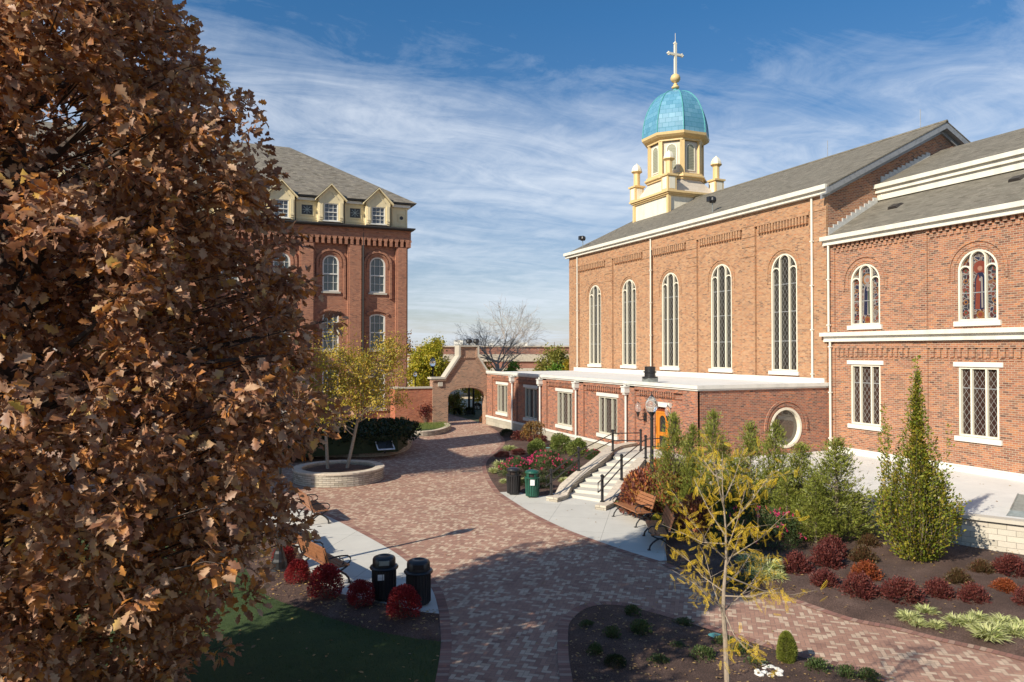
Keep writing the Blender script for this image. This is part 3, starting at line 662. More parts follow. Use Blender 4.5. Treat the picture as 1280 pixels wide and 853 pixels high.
def tri_window(par, O, U, Nn, w_, z0, z1, glass, arch=True, frame_mat='ivory_paint', bars=(), sill=True, lintel=False, fig=False, m_=.185, sillmat='white_stone'):
    fb = MB(); hw = w_/2
    out = arched(0, w_-.09, z0+.045, z1-.045, 16) if arch else rect(-hw+.045, hw-.045, z0+.045, z1-.045)
    fb.bar(O, U, Nn, out, .08, -.16, -.02, closed=True)
    mx = w_*m_
    if arch:
        zs = z1-hw
        path = [(-mx,z0)] + [(mx*math.cos(a), z1-.06-mx+mx*math.sin(a)) for a in [math.pi-math.pi*i/10 for i in range(11)]] + [(mx,z0)]
        fb.bar(O, U, Nn, path, .062, -.15, -.03)
        rs = (hw-.05-mx)/2
        for sg in (-1, 1):
            c = sg*(mx+rs); fb.bar(O, U, Nn, [(c+rs*math.cos(a), zs-rs*.2+rs*math.sin(a)) for a in [math.pi*i/8 for i in range(9)]], .055, -.145, -.035)
    else:
        for sg in (-1,1): fb.bar(O, U, Nn, [(sg*mx,z0+.05),(sg*mx,z1-.05)], .07, -.15, -.03)
    win = fb.build('window', frame_mat, par)
    gb = MB(); gb.plate(O, U, Nn, arched(0, w_-.02, z0+.01, z1-.01, 16) if arch else rect(-hw+.01,hw-.01,z0+.01,z1-.01), -.20, -.17); gb.build('pane', glass, win)
    if bars:
        for zz in bars: bb = MB(); bb.bar(O, U, Nn, [(-hw+.08,zz),(hw-.08,zz)], .04, -.168, -.155); bb.build('saddle_bar', 'lead_flashing', win)
    if sill:
        sb = MB(); sb.plate(O, U, Nn, rect(-hw-.13,hw+.13,z0-.20,z0-.002), -.2, .09); sb.build('sill', sillmat, win)
    if lintel:
        lb = MB(); lb.plate(O, U, Nn, rect(-hw-.18,hw+.18,z1+.002,z1+.19), -.1, .05); lb.build('lintel', 'white_stone', win)
    if fig:        # simple robed figure in coloured glass, with a round halo
        zc_ = z0+(z1-z0)*.5; fx = MB()
        ci = lambda cx,cz,r,n=14: [(cx+r*math.cos(2*math.pi*i/n), cz+r*math.sin(2*math.pi*i/n)) for i in range(n)]
        k = w_/1.62
        L_ = [(ci(0,zc_+.70*k,.27*k),0,'glass_amber' if fig==1 else 'glass_red'),(ci(0,zc_+.70*k,.20*k),.004,'glass_pale' if fig==1 else 'glass_red'),
              ([(-.25*k,zc_-.95*k),(.25*k,zc_-.95*k),(.21*k,zc_+.25*k),(.10*k,zc_+.50*k),(-.10*k,zc_+.50*k),(-.21*k,zc_+.25*k)],.006,'glass_blue' if fig==2 else 'glass_pale'),
              ([(-.20*k,zc_-.93*k),(-.02*k,zc_-.95*k),(.02*k,zc_+.2*k),(-.08*k,zc_+.45*k),(-.16*k,zc_+.2*k)],.009,'glass_red' if fig==2 else 'glass_blue'),
              ([(.05*k,zc_-.9*k),(.12*k,zc_-.9*k),(.10*k,zc_+.3*k),(.03*k,zc_+.36*k)],.009,'glass_pale' if fig==2 else 'glass_green'),
              (ci(0,zc_+.66*k,.10*k),.012,'glass_skin'),(ci(.02*k,zc_+.22*k,.07*k,8),.012,'glass_pale'),
              (ci(0,z0+.25*k,.16*k),.004,'glass_amber'),(ci(0,z0+.25*k,.09*k),.008,'glass_red')]
        for sg in (-1,1):
            for q in range(6): L_.append((ci(sg*.36*w_,z0+.35+q*.42,.10*k,10),.004,('glass_red','glass_amber')[q%2])); 
            for q in range(6): L_.append((ci(sg*.36*w_,z0+.35+q*.42,.05*k,8),.008,('glass_green','glass_blue')[q%2]))
        names = sorted(set(l[2] for l in L_))
        for pts, dd, mm in L_: fx.plate(O, U, Nn, pts, -.172, -.169+dd*.4, names.index(mm))
        fx.build('stained_figure', names, win)
    return win
for y in nwin: tri_window(chapel, (XN,y,0), UX, NX_, 1.86, 4.62, 10.8, 'leaded_glass', bars=(6.2,7.75,9.2))

# transept / sanctuary arm, nearer to the viewer
TY0, TY1, TZ = 8.0, YE, 11.05
tw = [24.26, 18.99, 13.7]
mb = MB()
wallface(mb, 0, XN, -1, rect(TY0, TY1, .5, TZ), [arched(y,1.62,6.87,9.7) for y in tw] + [rect(y-.81,y+.81,2.27,5.05) for y in tw])
for a, b in ((26.36,25.95),(21.10,21.75),(15.8,16.45),(10.5,11.15)): mb.box(XN-.06, XN, a, b, 6.6, TZ); mb.box(XN-.06, XN, a, b, .9, 6.1)
for a, b in ((21.75,25.95),(16.45,21.10),(11.15,15.8)):
    n = 16; st_ = (b-a)/n
    for i in range(n):
        mb.box(XN-.06, XN, a+i*st_, a+i*st_+st_*.55, 10.42, 10.62); mb.box(XN-.11, XN, a+(i+.5)*st_, a+(i+.5)*st_+st_*.55, 10.62, 10.8)
        mb.box(XN-.08, XN, a+i*st_, a+i*st_+st_*.55, 5.42, 5.8); mb.box(XN-.03, XN, a+i*st_, a+i*st_+st_*.55, 5.3, 5.42)
    mb.box(XN-.10, XN, a, b, 10.8, TZ); mb.box(XN-.09, XN, a, b, 5.8, 6.1)
for y in tw:
    O = (XN,y,0)
    for r, wd, d in ((1.16,.09,.05),(.99,.13,.028)):
        mb.bar(O, UX, NX_, [(-r,8.5)]+[(r*math.cos(a), 8.89+r*math.sin(a)) for a in [math.pi-math.pi*i/16 for i in range(17)]]+[(r,8.5)], wd, -.01, d)
mb.add([(NX1,TY0,0),(NX1,TY1,0),(NX1,TY1,TZ),(NX1,TY0,TZ)], [(0,1,2,3)]); mb.add([(XN,TY0,0),(NX1,TY0,0),(NX1,TY0,TZ),(XN,TY0,TZ)], [(0,1,2,3)])
mb.build('transept_wall', 'transept_brick', chapel)
for i, y in enumerate(tw):
    tri_window(chapel, (XN,y,0), UX, NX_, 1.62, 6.87, 9.7, 'stained_glass', fig=1 if i != 1 else 2, bars=(8.0,))
    tri_window(chapel, (XN,y,0), UX, NX_, 1.62, 2.27, 5.05, 'leaded_glass_fine', arch=False, lintel=True, bars=(4.2,))
s2_ = .565; XC = 31.5
mb = MB(); slab(mb, (XN-.3,TZ+.28-.3*s2_),(XC,TZ+.28+(XC-XN)*s2_), TY0, YE-.01, .06)
zc1 = TZ+.28+(XC-XN)*s2_; zu = zc1+.80; slab(mb, (XC-.3,zu-.04),(XR,zu-.04+(XR-XC+.3)*.475), TY0, YE-.01, .06); zr2 = zu-.04+(XR-XC+.3)*.475
slab(mb, (XR,zr2),(NX1,zr2-(NX1-XR)*.475), TY0, YE-.01, .06)
mb.build('transept_roof', 'roof_shingle', chapel)
mb = MB(); mb.box(XC, XC+.1, TY0, YE-.012, zc1-.3, zu+.05); mb.box(XC-.14, XC-.002, TY0, YE-.013, zc1+.0, zc1+.40)
mb.build('clerestory', 'gutter_cream', chapel)
def gutter2(x, z, par):
    m = MB(); m.box(x-.40, x-.25, TY0, TY1+.18, z-.03, z+.17); m.box(x-.245, x-.11, TY0, TY1+.12, z-.26, z+.08); m.box(x-.27, x-.246, TY0, TY1+.12, z-.26, z-.20); return m.build('gutter', 'gutter_cream', par)
gutter2(XN, TZ+.0, chapel); gutter2(XC, zu-.20, chapel)
m = MB(); m.box(XN-.40, XN-.24, TY0, TY1+.22, 6.38, 6.56); m.box(XN-.235, XN-.12, TY0, TY1+.1, 6.12, 6.5); m.box(XN-.26, XN-.236, TY0, TY1+.1, 6.12, 6.2); m.box(XN-.24, XN-.0, TY0, TY1+.1, 6.502, 6.57); m.build('belt_course', 'gutter_cream', chapel)
spout('downspout', XN-.2, 26.18, 6.6, TZ-.1, chapel); spout('downspout', XN-.2, 26.10, 1.15, 6.2, chapel); spout('downspout', XC-.12, 26.1, zc1+.1, zu-.3, chapel, .05)
for a, z0, s_, nst, dx in (((XN+.0),TZ+.33,s2_,11,.30),((XC+.1),zu+.16,.475,12,.30)):
    m = MB()
    for i in range(nst): m.box(a+i*dx, a+(i+1)*dx-.002, YE-.05-.001*i, YE-.001, z0+i*dx*s_-.12, z0+(i+1)*dx*s_+.16)
    m.build('step_flashing', 'step_flashing', chapel)
m = MB(); m.box(XN-.09, XN-.001, TY0, YE, .85, 1.12); m.box(XN-.12, XN-.0905, TY0, YE, 1.06, 1.10); m.build('base_flashing', 'white_paint', chapel)
for (x, y) in ((30.1,24.3),(30.4,18.9),(30.2,14)):
    m = MB(); z = TZ+.28+(x-XN)*s2_; m.add([(x-.2,y-.25,z-.10),(x+.3,y-.25,z+.17),(x+.3,y+.25,z+.17),(x-.2,y+.25,z-.10),(x-.25,y-.2,z-.0),(x+.1,y-.2,z+.18),(x+.1,y+.2,z+.18),(x-.25,y+.2,z-.0)],[(0,1,5,4),(1,2,6,5),(2,3,7,6),(3,0,4,7),(4,5,6,7)]); m.build('roof_vent', 'dark_fascia', chapel)
for p in ((XR,33.9,RZ+.2),(XR,27.5,RZ+.2),(XR,20,zr2)):
    m = MB(); m.tube([p,(p[0],p[1],p[2]+1.15)], .018, 5); m.build('lightning_rod', 'lead_flashing', chapel)

# annex
apil = [(26.33,27.45),(31.45,32.7),(36.85,38.05),(41.75,42.95),(46.55,47.75),(51.2,52.3)]
awin = [34.28, 39.4, 44.35, 49.4]
mb = MB(); XR_ = XA+.10
wallface(mb, 0, XR_, -1, rect(26.33,52.3,0,3.98), [rect(y-.98,y+.98,1.12,3.18) for y in awin] + [rect(28.6,29.8,.9,3.0)], reveal=.2)
for a, b in apil: mb.box(XA, XR_, a, b, 0, 3.98)
mb.box(XA, XR_, 27.45, 51.2, 3.80, 3.98)
for (a, b), (c, d) in zip(apil[:-1], apil[1:]):
    lo, hi = (b+.25, c-.25) if b > 28 else (28.1, 31.1); n = 16; st_ = (hi-lo)/n
    for i in range(n): mb.box(XA-.03, XR_, lo+i*st_, lo+i*st_+st_*.5, 3.48, 3.72)
    mb.box(XA-.04, XR_, b, c, 3.72, 3.7985); mb.box(XA+.05, XR_, b, c, 3.42, 3.478)
wallface(mb, 1, YC, -1, rect(XA,XN,.5,3.98), [[(25.28+.95*math.cos(2*math.pi*i/28), 2.06+.95*math.sin(2*math.pi*i/28)) for i in range(28)]], reveal=.25)
O = (25.28,YC,0)
for r, wd, d in ((1.10,.12,.03),(1.27,.12,.06)):
    mb.bar(O, UY, NY_, [(r*math.cos(a), 2.06+r*math.sin(a)) for a in [math.pi*1.03-math.pi*1.06*i/22 for i in range(23)]], wd, -.01, d)
mb.build('annex_wall', 'annex_brick', chapel)
m = MB(); m.box(XA-.06, XA-.001, 31.5, 52.3, 0, .58); m.build('foundation', 'foundation_stone', chapel)
m = MB(); m.box(XA-.11, XA-.001, 31.2, 52.3, .582, .72); m.build('stone_band', 'white_stone', chapel)
m = MB()
m.box(XA-.12, XA+.12, YC-.12, 52.45, 3.982, 4.14); m.box(XA-.06, XA-.001, YC-.06, 52.4, 3.90, 3.981)
m.box(XA+.1205, XN-.001, YC-.12, YC+.12, 3.982, 4.14); m.box(XA-.0, XN-.001, YC-.06, YC-.001, 3.90, 3.981)
m.build('cornice', 'white_paint', chapel)
m = MB(); m.box(XA+.121, XN-.14, YC+.121, 52.3, 3.99, 4.06); m.build('annex_roof', 'flat_roof', chapel)
m = MB(); m.box(XN-.24, XN-.135, YC+.13, 52.3, 4.06, 4.34); m.box(XN-.30, XN-.24, YC+.2, 30.6, 4.34-.28, 4.22)
for y in (28.6,37.2,45.9,47.2): m.box(XN-.27, XN-.241, y, y+.12, 4.09, 4.3)
m.build('roof_flashing', 'white_paint', chapel)
for y in awin: tri_window(chapel, (XR_,y,0), UX, NX_, 1.96, 1.12, 3.18, 'leaded_glass_fine', arch=False, lintel=True, frame_mat='green_grey_frame', m_=.2)
w_ = tri_window(chapel, (25.28,YC,0), UY, NY_, .2, 1.96, 2.16, 'round_glass', arch=False, sill=False); 
for c in list(w_.children): bpy.data.objects.remove(c)
bpy.data.objects.remove(w_)
m = MB(); ring = [(.90*math.cos(2*math.pi*i/32), 2.06+.90*math.sin(2*math.pi*i/32)) for i in range(32)]
m.bar(O, UY, NY_, ring, .11, -.2, .03, closed=True); rw = m.build('round_window', 'ivory_paint', chapel)
m = MB(); m.plate(O, UY, NY_, ring, -.2, -.17); m.build('pane', 'round_glass', rw)
for y in (47.05,42.45,37.54,32.1):
    m = MB(); m.tube([(XA-.12,y,3.5),(XA-.12,y,.05)], .06, 8); ds = m.build('downspout', 'white_paint', chapel)
    m = MB(); m.box(XA-.30, XA-.001, y-.17, y+.17, 3.52, 3.80); m.box(XA-.33, XA-.002, y-.2, y+.2, 3.80, 3.86); m.box(XA-.25, XA-.003, y-.12, y+.12, 3.42, 3.519); m.box(XA-.22, XA-.12, y-.05, y+.05, 3.86, 3.96); m.build('rain_head', 'white_paint', ds)
# door
dy0, dy1 = 28.62, 29.78; dc = (dy0+dy1)/2
m = MB(); Od = (XR_,dc,0)
m.plate(Od, UX, NX_, rect(-.58,.58,2.78,2.998), -.14, -.06)
door = m.build('door_transom', 'door_red_wood', chapel)
m = MB()
lo_, hi_ = rect(-.30,.30,1.02,1.62), arched(0,.56,1.75,2.6,12)
vs, fs = cdt(rect(-.55,.55,.905,2.77), [lo_, hi_]); m.add([(XR_+.05,dc-u,z) for u,z in vs], fs)
m.bar(Od, UX, NX_, rect(-.50,.50,.95,2.72), .10, -.06, -.02, closed=True); m.bar(Od, UX, NX_, hi_, .05, -.06, -.02, closed=True); m.bar(Od, UX, NX_, lo_, .05, -.06, -.02, closed=True)
dr = m.build('door', 'door_wood', chapel)
m = MB(); m.plate(Od, UX, NX_, rect(-.54,.54,.91,2.76), -.10, -.07); m.build('door_glass', 'door_glass', dr)
m = MB(); m.tube([(XR_-.05,dc+.47,1.7),(XR_-.05,dc+.47,2.05)], .015, 6); m.build('door_handle', 'black_metal', dr)
m = MB(); m.plate(Od, UX, NX_, rect(-.78,.78,3.003,3.22), -.1, .14); m.build('door_lintel', 'white_stone', chapel)
for y in (30.55, 28.05):
    m = MB(); m.box(XR_-.09, XR_-.001, y-.06, y+.06, 2.18, 2.62); m.tube([(XR_-.08,y,2.3),(XR_-.3,y,2.25),(XR_-.48,y,2.30),(XR_-.48,y,2.48)], .022, 6); m.lathe((XR_-.48,y,2.42), [(0,0),(.035,.0),(.05,.06),(.09,.2),(.11,.25),(0,.25)], 10); m.lathe((XR_-.48,y,3.1),[(.05,0),(.03,.05),(.008,.09),(.008,.16)],8)
    sc_ = m.build('wall_lamp', 'black_metal', chapel)
    m = MB(); m.lathe((XR_-.48,y,2.67), [(.09,0),(.14,.12),(.145,.24),(.11,.36),(.05,.44)], 14); m.build('lamp_globe', 'lamp_glass', sc_, smooth=True)
pv = at(812.5,478,4.08)
m = MB(); m.box(pv.x-.29,pv.x+.29,pv.y-.29,pv.y+.29,4.06,4.30); vb = m.build('roof_exhaust', 'dull_metal', chapel)
m = MB(); m.lathe((pv.x,pv.y,4.30),[(.0,0),(.40,.0),(.40,.06),(.28,.08),(.28,.26),(.34,.28),(.34,.33),(.27,.35),(.27,.58),(0,.60)],20); m.build('exhaust_hood','black_metal',vb)

# cupola
CX, CY = 36.02, 49.75; Q = math.pi/8
def sq(m, h, z0, z1, h2=None):
    h2 = h if h2 is None else h2
    m.add([(CX-h,CY-h,z0),(CX+h,CY-h,z0),(CX+h,CY+h,z0),(CX-h,CY+h,z0),(CX-h2,CY-h2,z1),(CX+h2,CY-h2,z1),(CX+h2,CY+h2,z1),(CX-h2,CY+h2,z1)],[(0,3,2,1),(4,5,6,7),(0,1,5,4),(1,2,6,5),(2,3,7,6),(3,0,4,7)])
m = MB(); sq(m,2.40,14.5,17.92); cup = m.build('cupola','ivory_paint',chapel)
m = MB(); sq(m,2.66,18.02,18.14); sq(m,2.78,18.14,18.30); sq(m,2.55,17.92,18.02)
for sx in (-1,1):
    for sy in (-1,1): m.box(CX+sx*2.43-.13, CX+sx*2.43+.13, CY+sy*2.43-.13, CY+sy*2.43+.13, 14.5, 17.915)
m.lathe((CX,CY,0),[(0,19.42),(2.42,19.42),(2.42,19.55),(2.6,19.6),(2.6,19.72),(2.45,19.80),(2.45,19.92),(0,19.93)],8,rot=Q)
m.lathe((CX,CY,0),[(2.28,22.55),(2.36,22.58),(2.36,22.72),(2.62,22.85),(2.80,23.0),(2.84,23.20),(0,23.22)],8,rot=Q)
cp = 2.2/math.cos(Q)
for k in range(8):
    a = Q+k*math.pi/4; c = Vector((CX+2.24*math.cos(a), CY+2.24*math.sin(a),0)); pts = []
    for da, rr in ((-.075,2.10),(-.075,2.31),(.075,2.31),(.075,2.10)): pts.append((CX+rr*math.cos(a+da), CY+rr*math.sin(a+da)))
    m.prism(pts, 19.93, 22.56)
m.build('cornice','ochre_paint',cup)
m = MB()      # sloping skirt, square below and octagonal above
vs = [(CX+2.35*sx,CY+2.35*sy,18.30) for sx,sy in ((-1,-1),(1,-1),(1,1),(-1,1))]; oc = []
for k in range(8): a = -math.pi/2-Q+k*math.pi/4; oc.append((CX+2.25*math.cos(a),CY+2.25*math.sin(a),19.42))
vs += oc; fs = [(0,1,5,4),(1,6,5),(1,2,7,6),(2,8,7),(2,3,9,8),(3,10,9),(3,0,11,10),(0,4,11)]
m.add(vs, fs); m.lathe((CX,CY,0),[(2.12,19.93),(2.12,22.56)],8,rot=Q); m.build('drum','painted_block',cup)
m = MB(); m2 = MB()
for k in range(8):
    a = k*math.pi/4; nn = Vector((math.cos(a),math.sin(a),0)); uu = Vector((-math.sin(a),math.cos(a),0)); ap = 2.12*math.cos(Q); Oo = Vector((CX,CY,0))+nn*ap
    m.plate(Oo, uu, nn, arched(0,.72,20.25,22.3,12), .0, .02); m2.bar(Oo, uu, nn, arched(0,.80,20.21,22.34,12), .09, 0, .05, closed=True)
    for q in range(14): m.bar(Oo, uu, nn, [(-.33,20.33+q*.125),(.33,20.33+q*.125)], .03, .02, .035)
m.build('louvre','louvre',cup); m2.build('louvre_frame','ivory_paint',cup)
prof = [(2.80,23.2)] + [(2.72*math.cos(t)**.85 if t < 1.5 else .12, 23.25+3.95*math.sin(t)) for t in [i*math.pi/2/16 for i in range(16)]] + [(.16,27.2)]
m = MB(); m.lathe((CX,CY,0),prof,8,rot=Q); m.build('dome','dome_tile',cup)
m = MB()
for k in range(8):
    a = Q+k*math.pi/4; m.tube([(CX+(r+.02)*math.cos(a),CY+(r+.02)*math.sin(a),z) for r,z in prof[1:]], .045, 6)
m.lathe((CX,CY,27.15),[(.2,0),(.17,.3),(.0,.32)],10); m.build('dome_rib','dome_rib' if 'dome_rib' in MT else 'teal_plastic',cup)
m = MB(); m.lathe((CX,CY,27.42),[(.12,0),(.30,.08),(.33,.18),(.22,.28),(.14,.34),(.20,.38),(.14,.43),(.10,.50),(.10,.55),(.28,.62),(.40,.78),(.41,.95),(.33,1.14),(.16,1.26),(0,1.28)],18); m.build('finial_ball','ochre_paint',cup,smooth=True)
m = MB(); z0 = 28.68; ud = Vector((.94,-.34,0)).normalized()
ud = Vector((1,0,0))
m.box(CX-.10,CX+.10,CY-.08,CY+.08,z0,31.2)
m.box(CX-.62,CX+.62,CY-.079,CY+.079,30.24,30.42)
def knob(c):
    for dx,dz in ((.0,.1),(.1,0),(-.1,0),(0,-.1),(0,0)): m.lathe((c[0]+dx,CY,c[1]+dz-.08),[(0,0),(.08,.03),(.09,.08),(.08,.13),(0,.16)],8)
knob((CX-.66,30.33)); knob((CX+.66,30.33)); knob((CX,31.24)); m.tube([(CX,CY,31.3),(CX,CY,32.1)],.02,5)
m.build('cross','ivory_paint',cup)
for sx in (-1,1):
    for sy in (-1,1):
        px, py = CX+sx*2.30, CY+sy*2.30; m = MB()
        m.box(px-.42,px+.42,py-.42,py+.42,18.30,19.42); m.box(px-.52,px+.52,py-.52,py+.52,19.42,19.56); m.box(px-.34,px+.34,py-.34,py+.34,19.56,19.62)
        m.lathe((px,py,0),[(.27,19.62),(.27,20.62),(.33,20.68),(.47,20.78),(.47,20.84),(0,20.85)],8,rot=Q)
        pn = m.build('pinnacle','ochre_paint',cup)
        m = MB(); m.lathe((px,py,0),[(.43,20.84),(.42,21.0),(.34,21.2),(.2,21.38),(.08,21.44),(.06,21.5),(0,21.54)],8,rot=Q); m.build('pinnacle_cap','ivory_paint',pn); m = MB(); m.box(px-.27,px+.27,py-.435,py-.421,18.4,19.32); m.build('panel','ivory_paint',pn); m = MB(); m.box(px-.435,px-.421,py-.27,py+.27,18.4,19.32); m.build('panel','ivory_paint',pn)
# floodlights standing on the nave eave
for i, p in enumerate(((28.6,52.2),(28.7,35.9))):
    z = EZ+.25+(p[0]-XN)*sl
    o = thing('floodlight', ('black floodlight standing on the far corner of the chapel roof','black floodlight on the chapel roof slope in front of the cupola')[i], 'floodlight', (p[0],p[1],z), 0, 'floodlights on the chapel roof')
    m = MB(); m.tube([(p[0],p[1],z-.05),(p[0],p[1],z+.55)],.03,6); m.build('pole','dull_metal',o)
    m = MB(); m.lathe((p[0],p[1],z+.55),[(0,0),(.18,.02),(.24,.16),(.22,.32),(.12,.40),(0,.42)],12); m.box(p[0]-.34,p[0]-.1,p[1]-.14,p[1]+.14,z+.62,z+.92); m.build('lamp_head','black_metal',o)

# ================================================================== ACADEMIC HALL
hall = thing('academic_hall', 'dark red brick hall with cream dormers and grey hip roof, behind the trees', 'building', (0,54.2,0))
HY, HX0, HX1, HYB, HZ = 54.2, -32.0, 14.35, 70.0, 14.8
cols = [12.1-3.47*k for k in range(9)]
mb = MB(); ho = []
for c in cols: ho += [arched(c,1.2,10.05,12.75,12), arched(c,1.2,5.75,8.45,10,.22), arched(c,1.2,1.3,4.3,10,.22)]
wallface(mb, 1, HY, -1, rect(HX0,HX1,0,HZ), ho, reveal=.25)
mb.add([(HX1,HY,0),(HX1,HYB,0),(HX1,HYB,HZ),(HX1,HY,HZ)],[(0,1,2,3)]); mb.add([(HX0,HY,0),(HX0,HYB,0),(HX0,HYB,HZ),(HX0,HY,HZ)],[(0,1,2,3)]); mb.add([(HX0,HYB,0),(HX1,HYB,0),(HX1,HYB,HZ),(HX0,HYB,HZ)],[(0,1,2,3)])
ps = [(13.45,14.35)] + [(c-1.735-.55,c-1.735+.55) for c in cols]
for a, b in ps: mb.box(a,b,HY-.28,HY,0,13.6); mb.box(a+.12,b-.12,HY-.40,HY-.28,.0,13.5)
mb.box(HX0,HX1,HY-.42,HY,14.1,14.8); mb.box(HX0,HX1,HY-.46,HY-.42,14.5,14.62)
x = HX0
while x < HX1-.05: mb.box(x,x+.2,HY-.42,HY,13.55,14.1); mb.box(x+.2,x+.26,HY-.42,HY,13.95,14.1); mb.box(x+.36,x+.42,HY-.42,HY,13.95,14.1); x += .42
mb.box(HX1,HX1+.22,HY-.42,HYB,14.1,14.8)
y = HY-.4
while y < HYB: mb.box(HX1,HX1+.22,y,y+.2,13.55,14.1); y += .42
for c in cols:
    O = (c,HY,0)
    for r, wd, d in ((.98,.16,.16),(.76,.12,.08)):
        mb.bar(O, UY, NY_, [(-r,9.6 if r > .9 else 11.9)]+[(r*math.cos(a), 12.2+(.95 if r > .9 else 1)*r*math.sin(a)) for a in [math.pi-math.pi*i/14 for i in range(15)]]+[(r,9.6 if r > .9 else 11.9)], wd, -.01, d)
    for zt in (8.35,4.2): mb.bar(O, UY, NY_, [(.78*math.cos(a), zt+.0+.36*math.sin(a)) for a in [math.pi-math.pi*i/10 for i in range(11)]], .16, -.01, .10)
mb.build('wall','hall_brick',hall)
def sash(par, O, U, Nn, w_, z0, z1, rise=None, glass='hall_glass', cols_=3, rows=4, sill=True, blind=True):
    m = MB(); hw = w_/2; full = arched(0,w_-.08,z0+.04,z1-.04,12,None if rise is None else rise)
    m.bar(O,U,Nn,full,.12,-.2,-.06,closed=True); zm = (z0+z1)/2-.05; m.bar(O,U,Nn,[(-hw+.05,zm),(hw-.05,zm)],.09,-.19,-.08)
    for k in range(1,cols_): m.bar(O,U,Nn,[(-hw+w_*k/cols_,z0+.08),(-hw+w_*k/cols_,z1-(.12 if rise else .2))],.03,-.18,-.13)
    for k in range(1,rows):
        zz = z0+(z1-z0)*k/rows
        if abs(zz-zm) > .1: m.bar(O,U,Nn,[(-hw+.06,zz),(hw-.06,zz)],.03,-.181,-.131)
    wn = m.build('window','white_paint',par)
    m = MB(); m.plate(O,U,Nn,arched(0,w_-.02,z0+.01,z1-.01,12,None if rise is None else rise),-.24,-.20); m.build('pane',glass,wn)
    if sill: m = MB(); m.plate(O,U,Nn,rect(-hw-.1,hw+.1,z0-.14,z0-.002),-.2,.12); m.build('sill','cast_stone',wn)
for c in cols:
    sash(hall,(c,HY,0),UY,NY_,1.2,10.05,12.75); sash(hall,(c,HY,0),UY,NY_,1.2,5.75,8.45,.22); sash(hall,(c,HY,0),UY,NY_,1.2,1.3,4.3,.22)
m = MB(); m.box(HX0-.5,HX1+.38,HY-.72,HYB+.5,14.802,14.87); m.box(HX0-.6,HX1+.46,HY-.85,HYB+.6,14.87,14.97)
m.box(HX0-.6,HX1+.55,HY-.55,HYB+.6,16.84,16.93); m.build('eaves','dark_fascia',hall)
m = MB(); m.box(HX0,HX1+.02,HY-.1,HYB,15.06,16.6)
for c in cols:
    cc = c-1.735
    m.bar((cc,HY-.1,0),UY,NY_,rect(-.85,.85,15.25,16.5),.07,0,.04,closed=True); m.bar((cc,HY-.1,0),UY,NY_,rect(-.45,.45,15.52,16.35),.08,0,.05,closed=True)
m.bar((13.72,HY-.1,0),UY,NY_,rect(-.5,.55,15.2,16.5),.07,0,.04,closed=True); m.bar((13.9,HY-.1,0),UY,NY_,rect(-.26,.26,15.55,16.1),.05,0,.045,closed=True)
m.build('attic_wall','hall_cream',hall)
m = MB(); m.box(HX0-.3,HX1+.2,HY-.3,HYB+.2,16.602,16.798); m.build('frieze','white_paint',hall)
for c in cols:
    O = (c-1.735,HY-.1,0); m = MB(); m.plate(O,UY,NY_,rect(-.37,.37,15.6,16.28),0,.02); vt = m.build('attic_vent','black_metal',hall); m = MB()
    for k in range(4): a = k*math.pi/4; m.bar((c-1.735,HY-.12,0),UY,NY_,[(-.33*math.cos(a),15.94-.31*math.sin(a)),(.33*math.cos(a),15.94+.31*math.sin(a))],.03,0,.02+.002*k)
    m.build('vent_grille','dull_metal',vt)
m = MB(); m.plate((13.9,HY-.1,0),UY,NY_,[(.14*math.cos(i*math.pi/5),15.82+.14*math.sin(i*math.pi/5)) for i in range(10)],0,.02)
vt = m.build('attic_vent','black_metal',hall)
hr = 22.5; d_ = 7.9; ex0, ex1, ey0, ey1, ez = HX0-.7, HX1+.65, HY-.6, HYB+.6, 16.935
ry = (ey0+ey1)/2; hh = (ey1-ey0)/2
m = MB(); m.add([(ex0,ey0,ez),(ex1,ey0,ez),(ex1,ey1,ez),(ex0,ey1,ez),(ex1-hh,ry,hr),(ex0+hh,ry,hr)],[(0,1,4,5),(1,2,4),(2,3,5,4),(3,0,5),(0,3,2,1)]); m.build('roof','hall_shingle',hall)
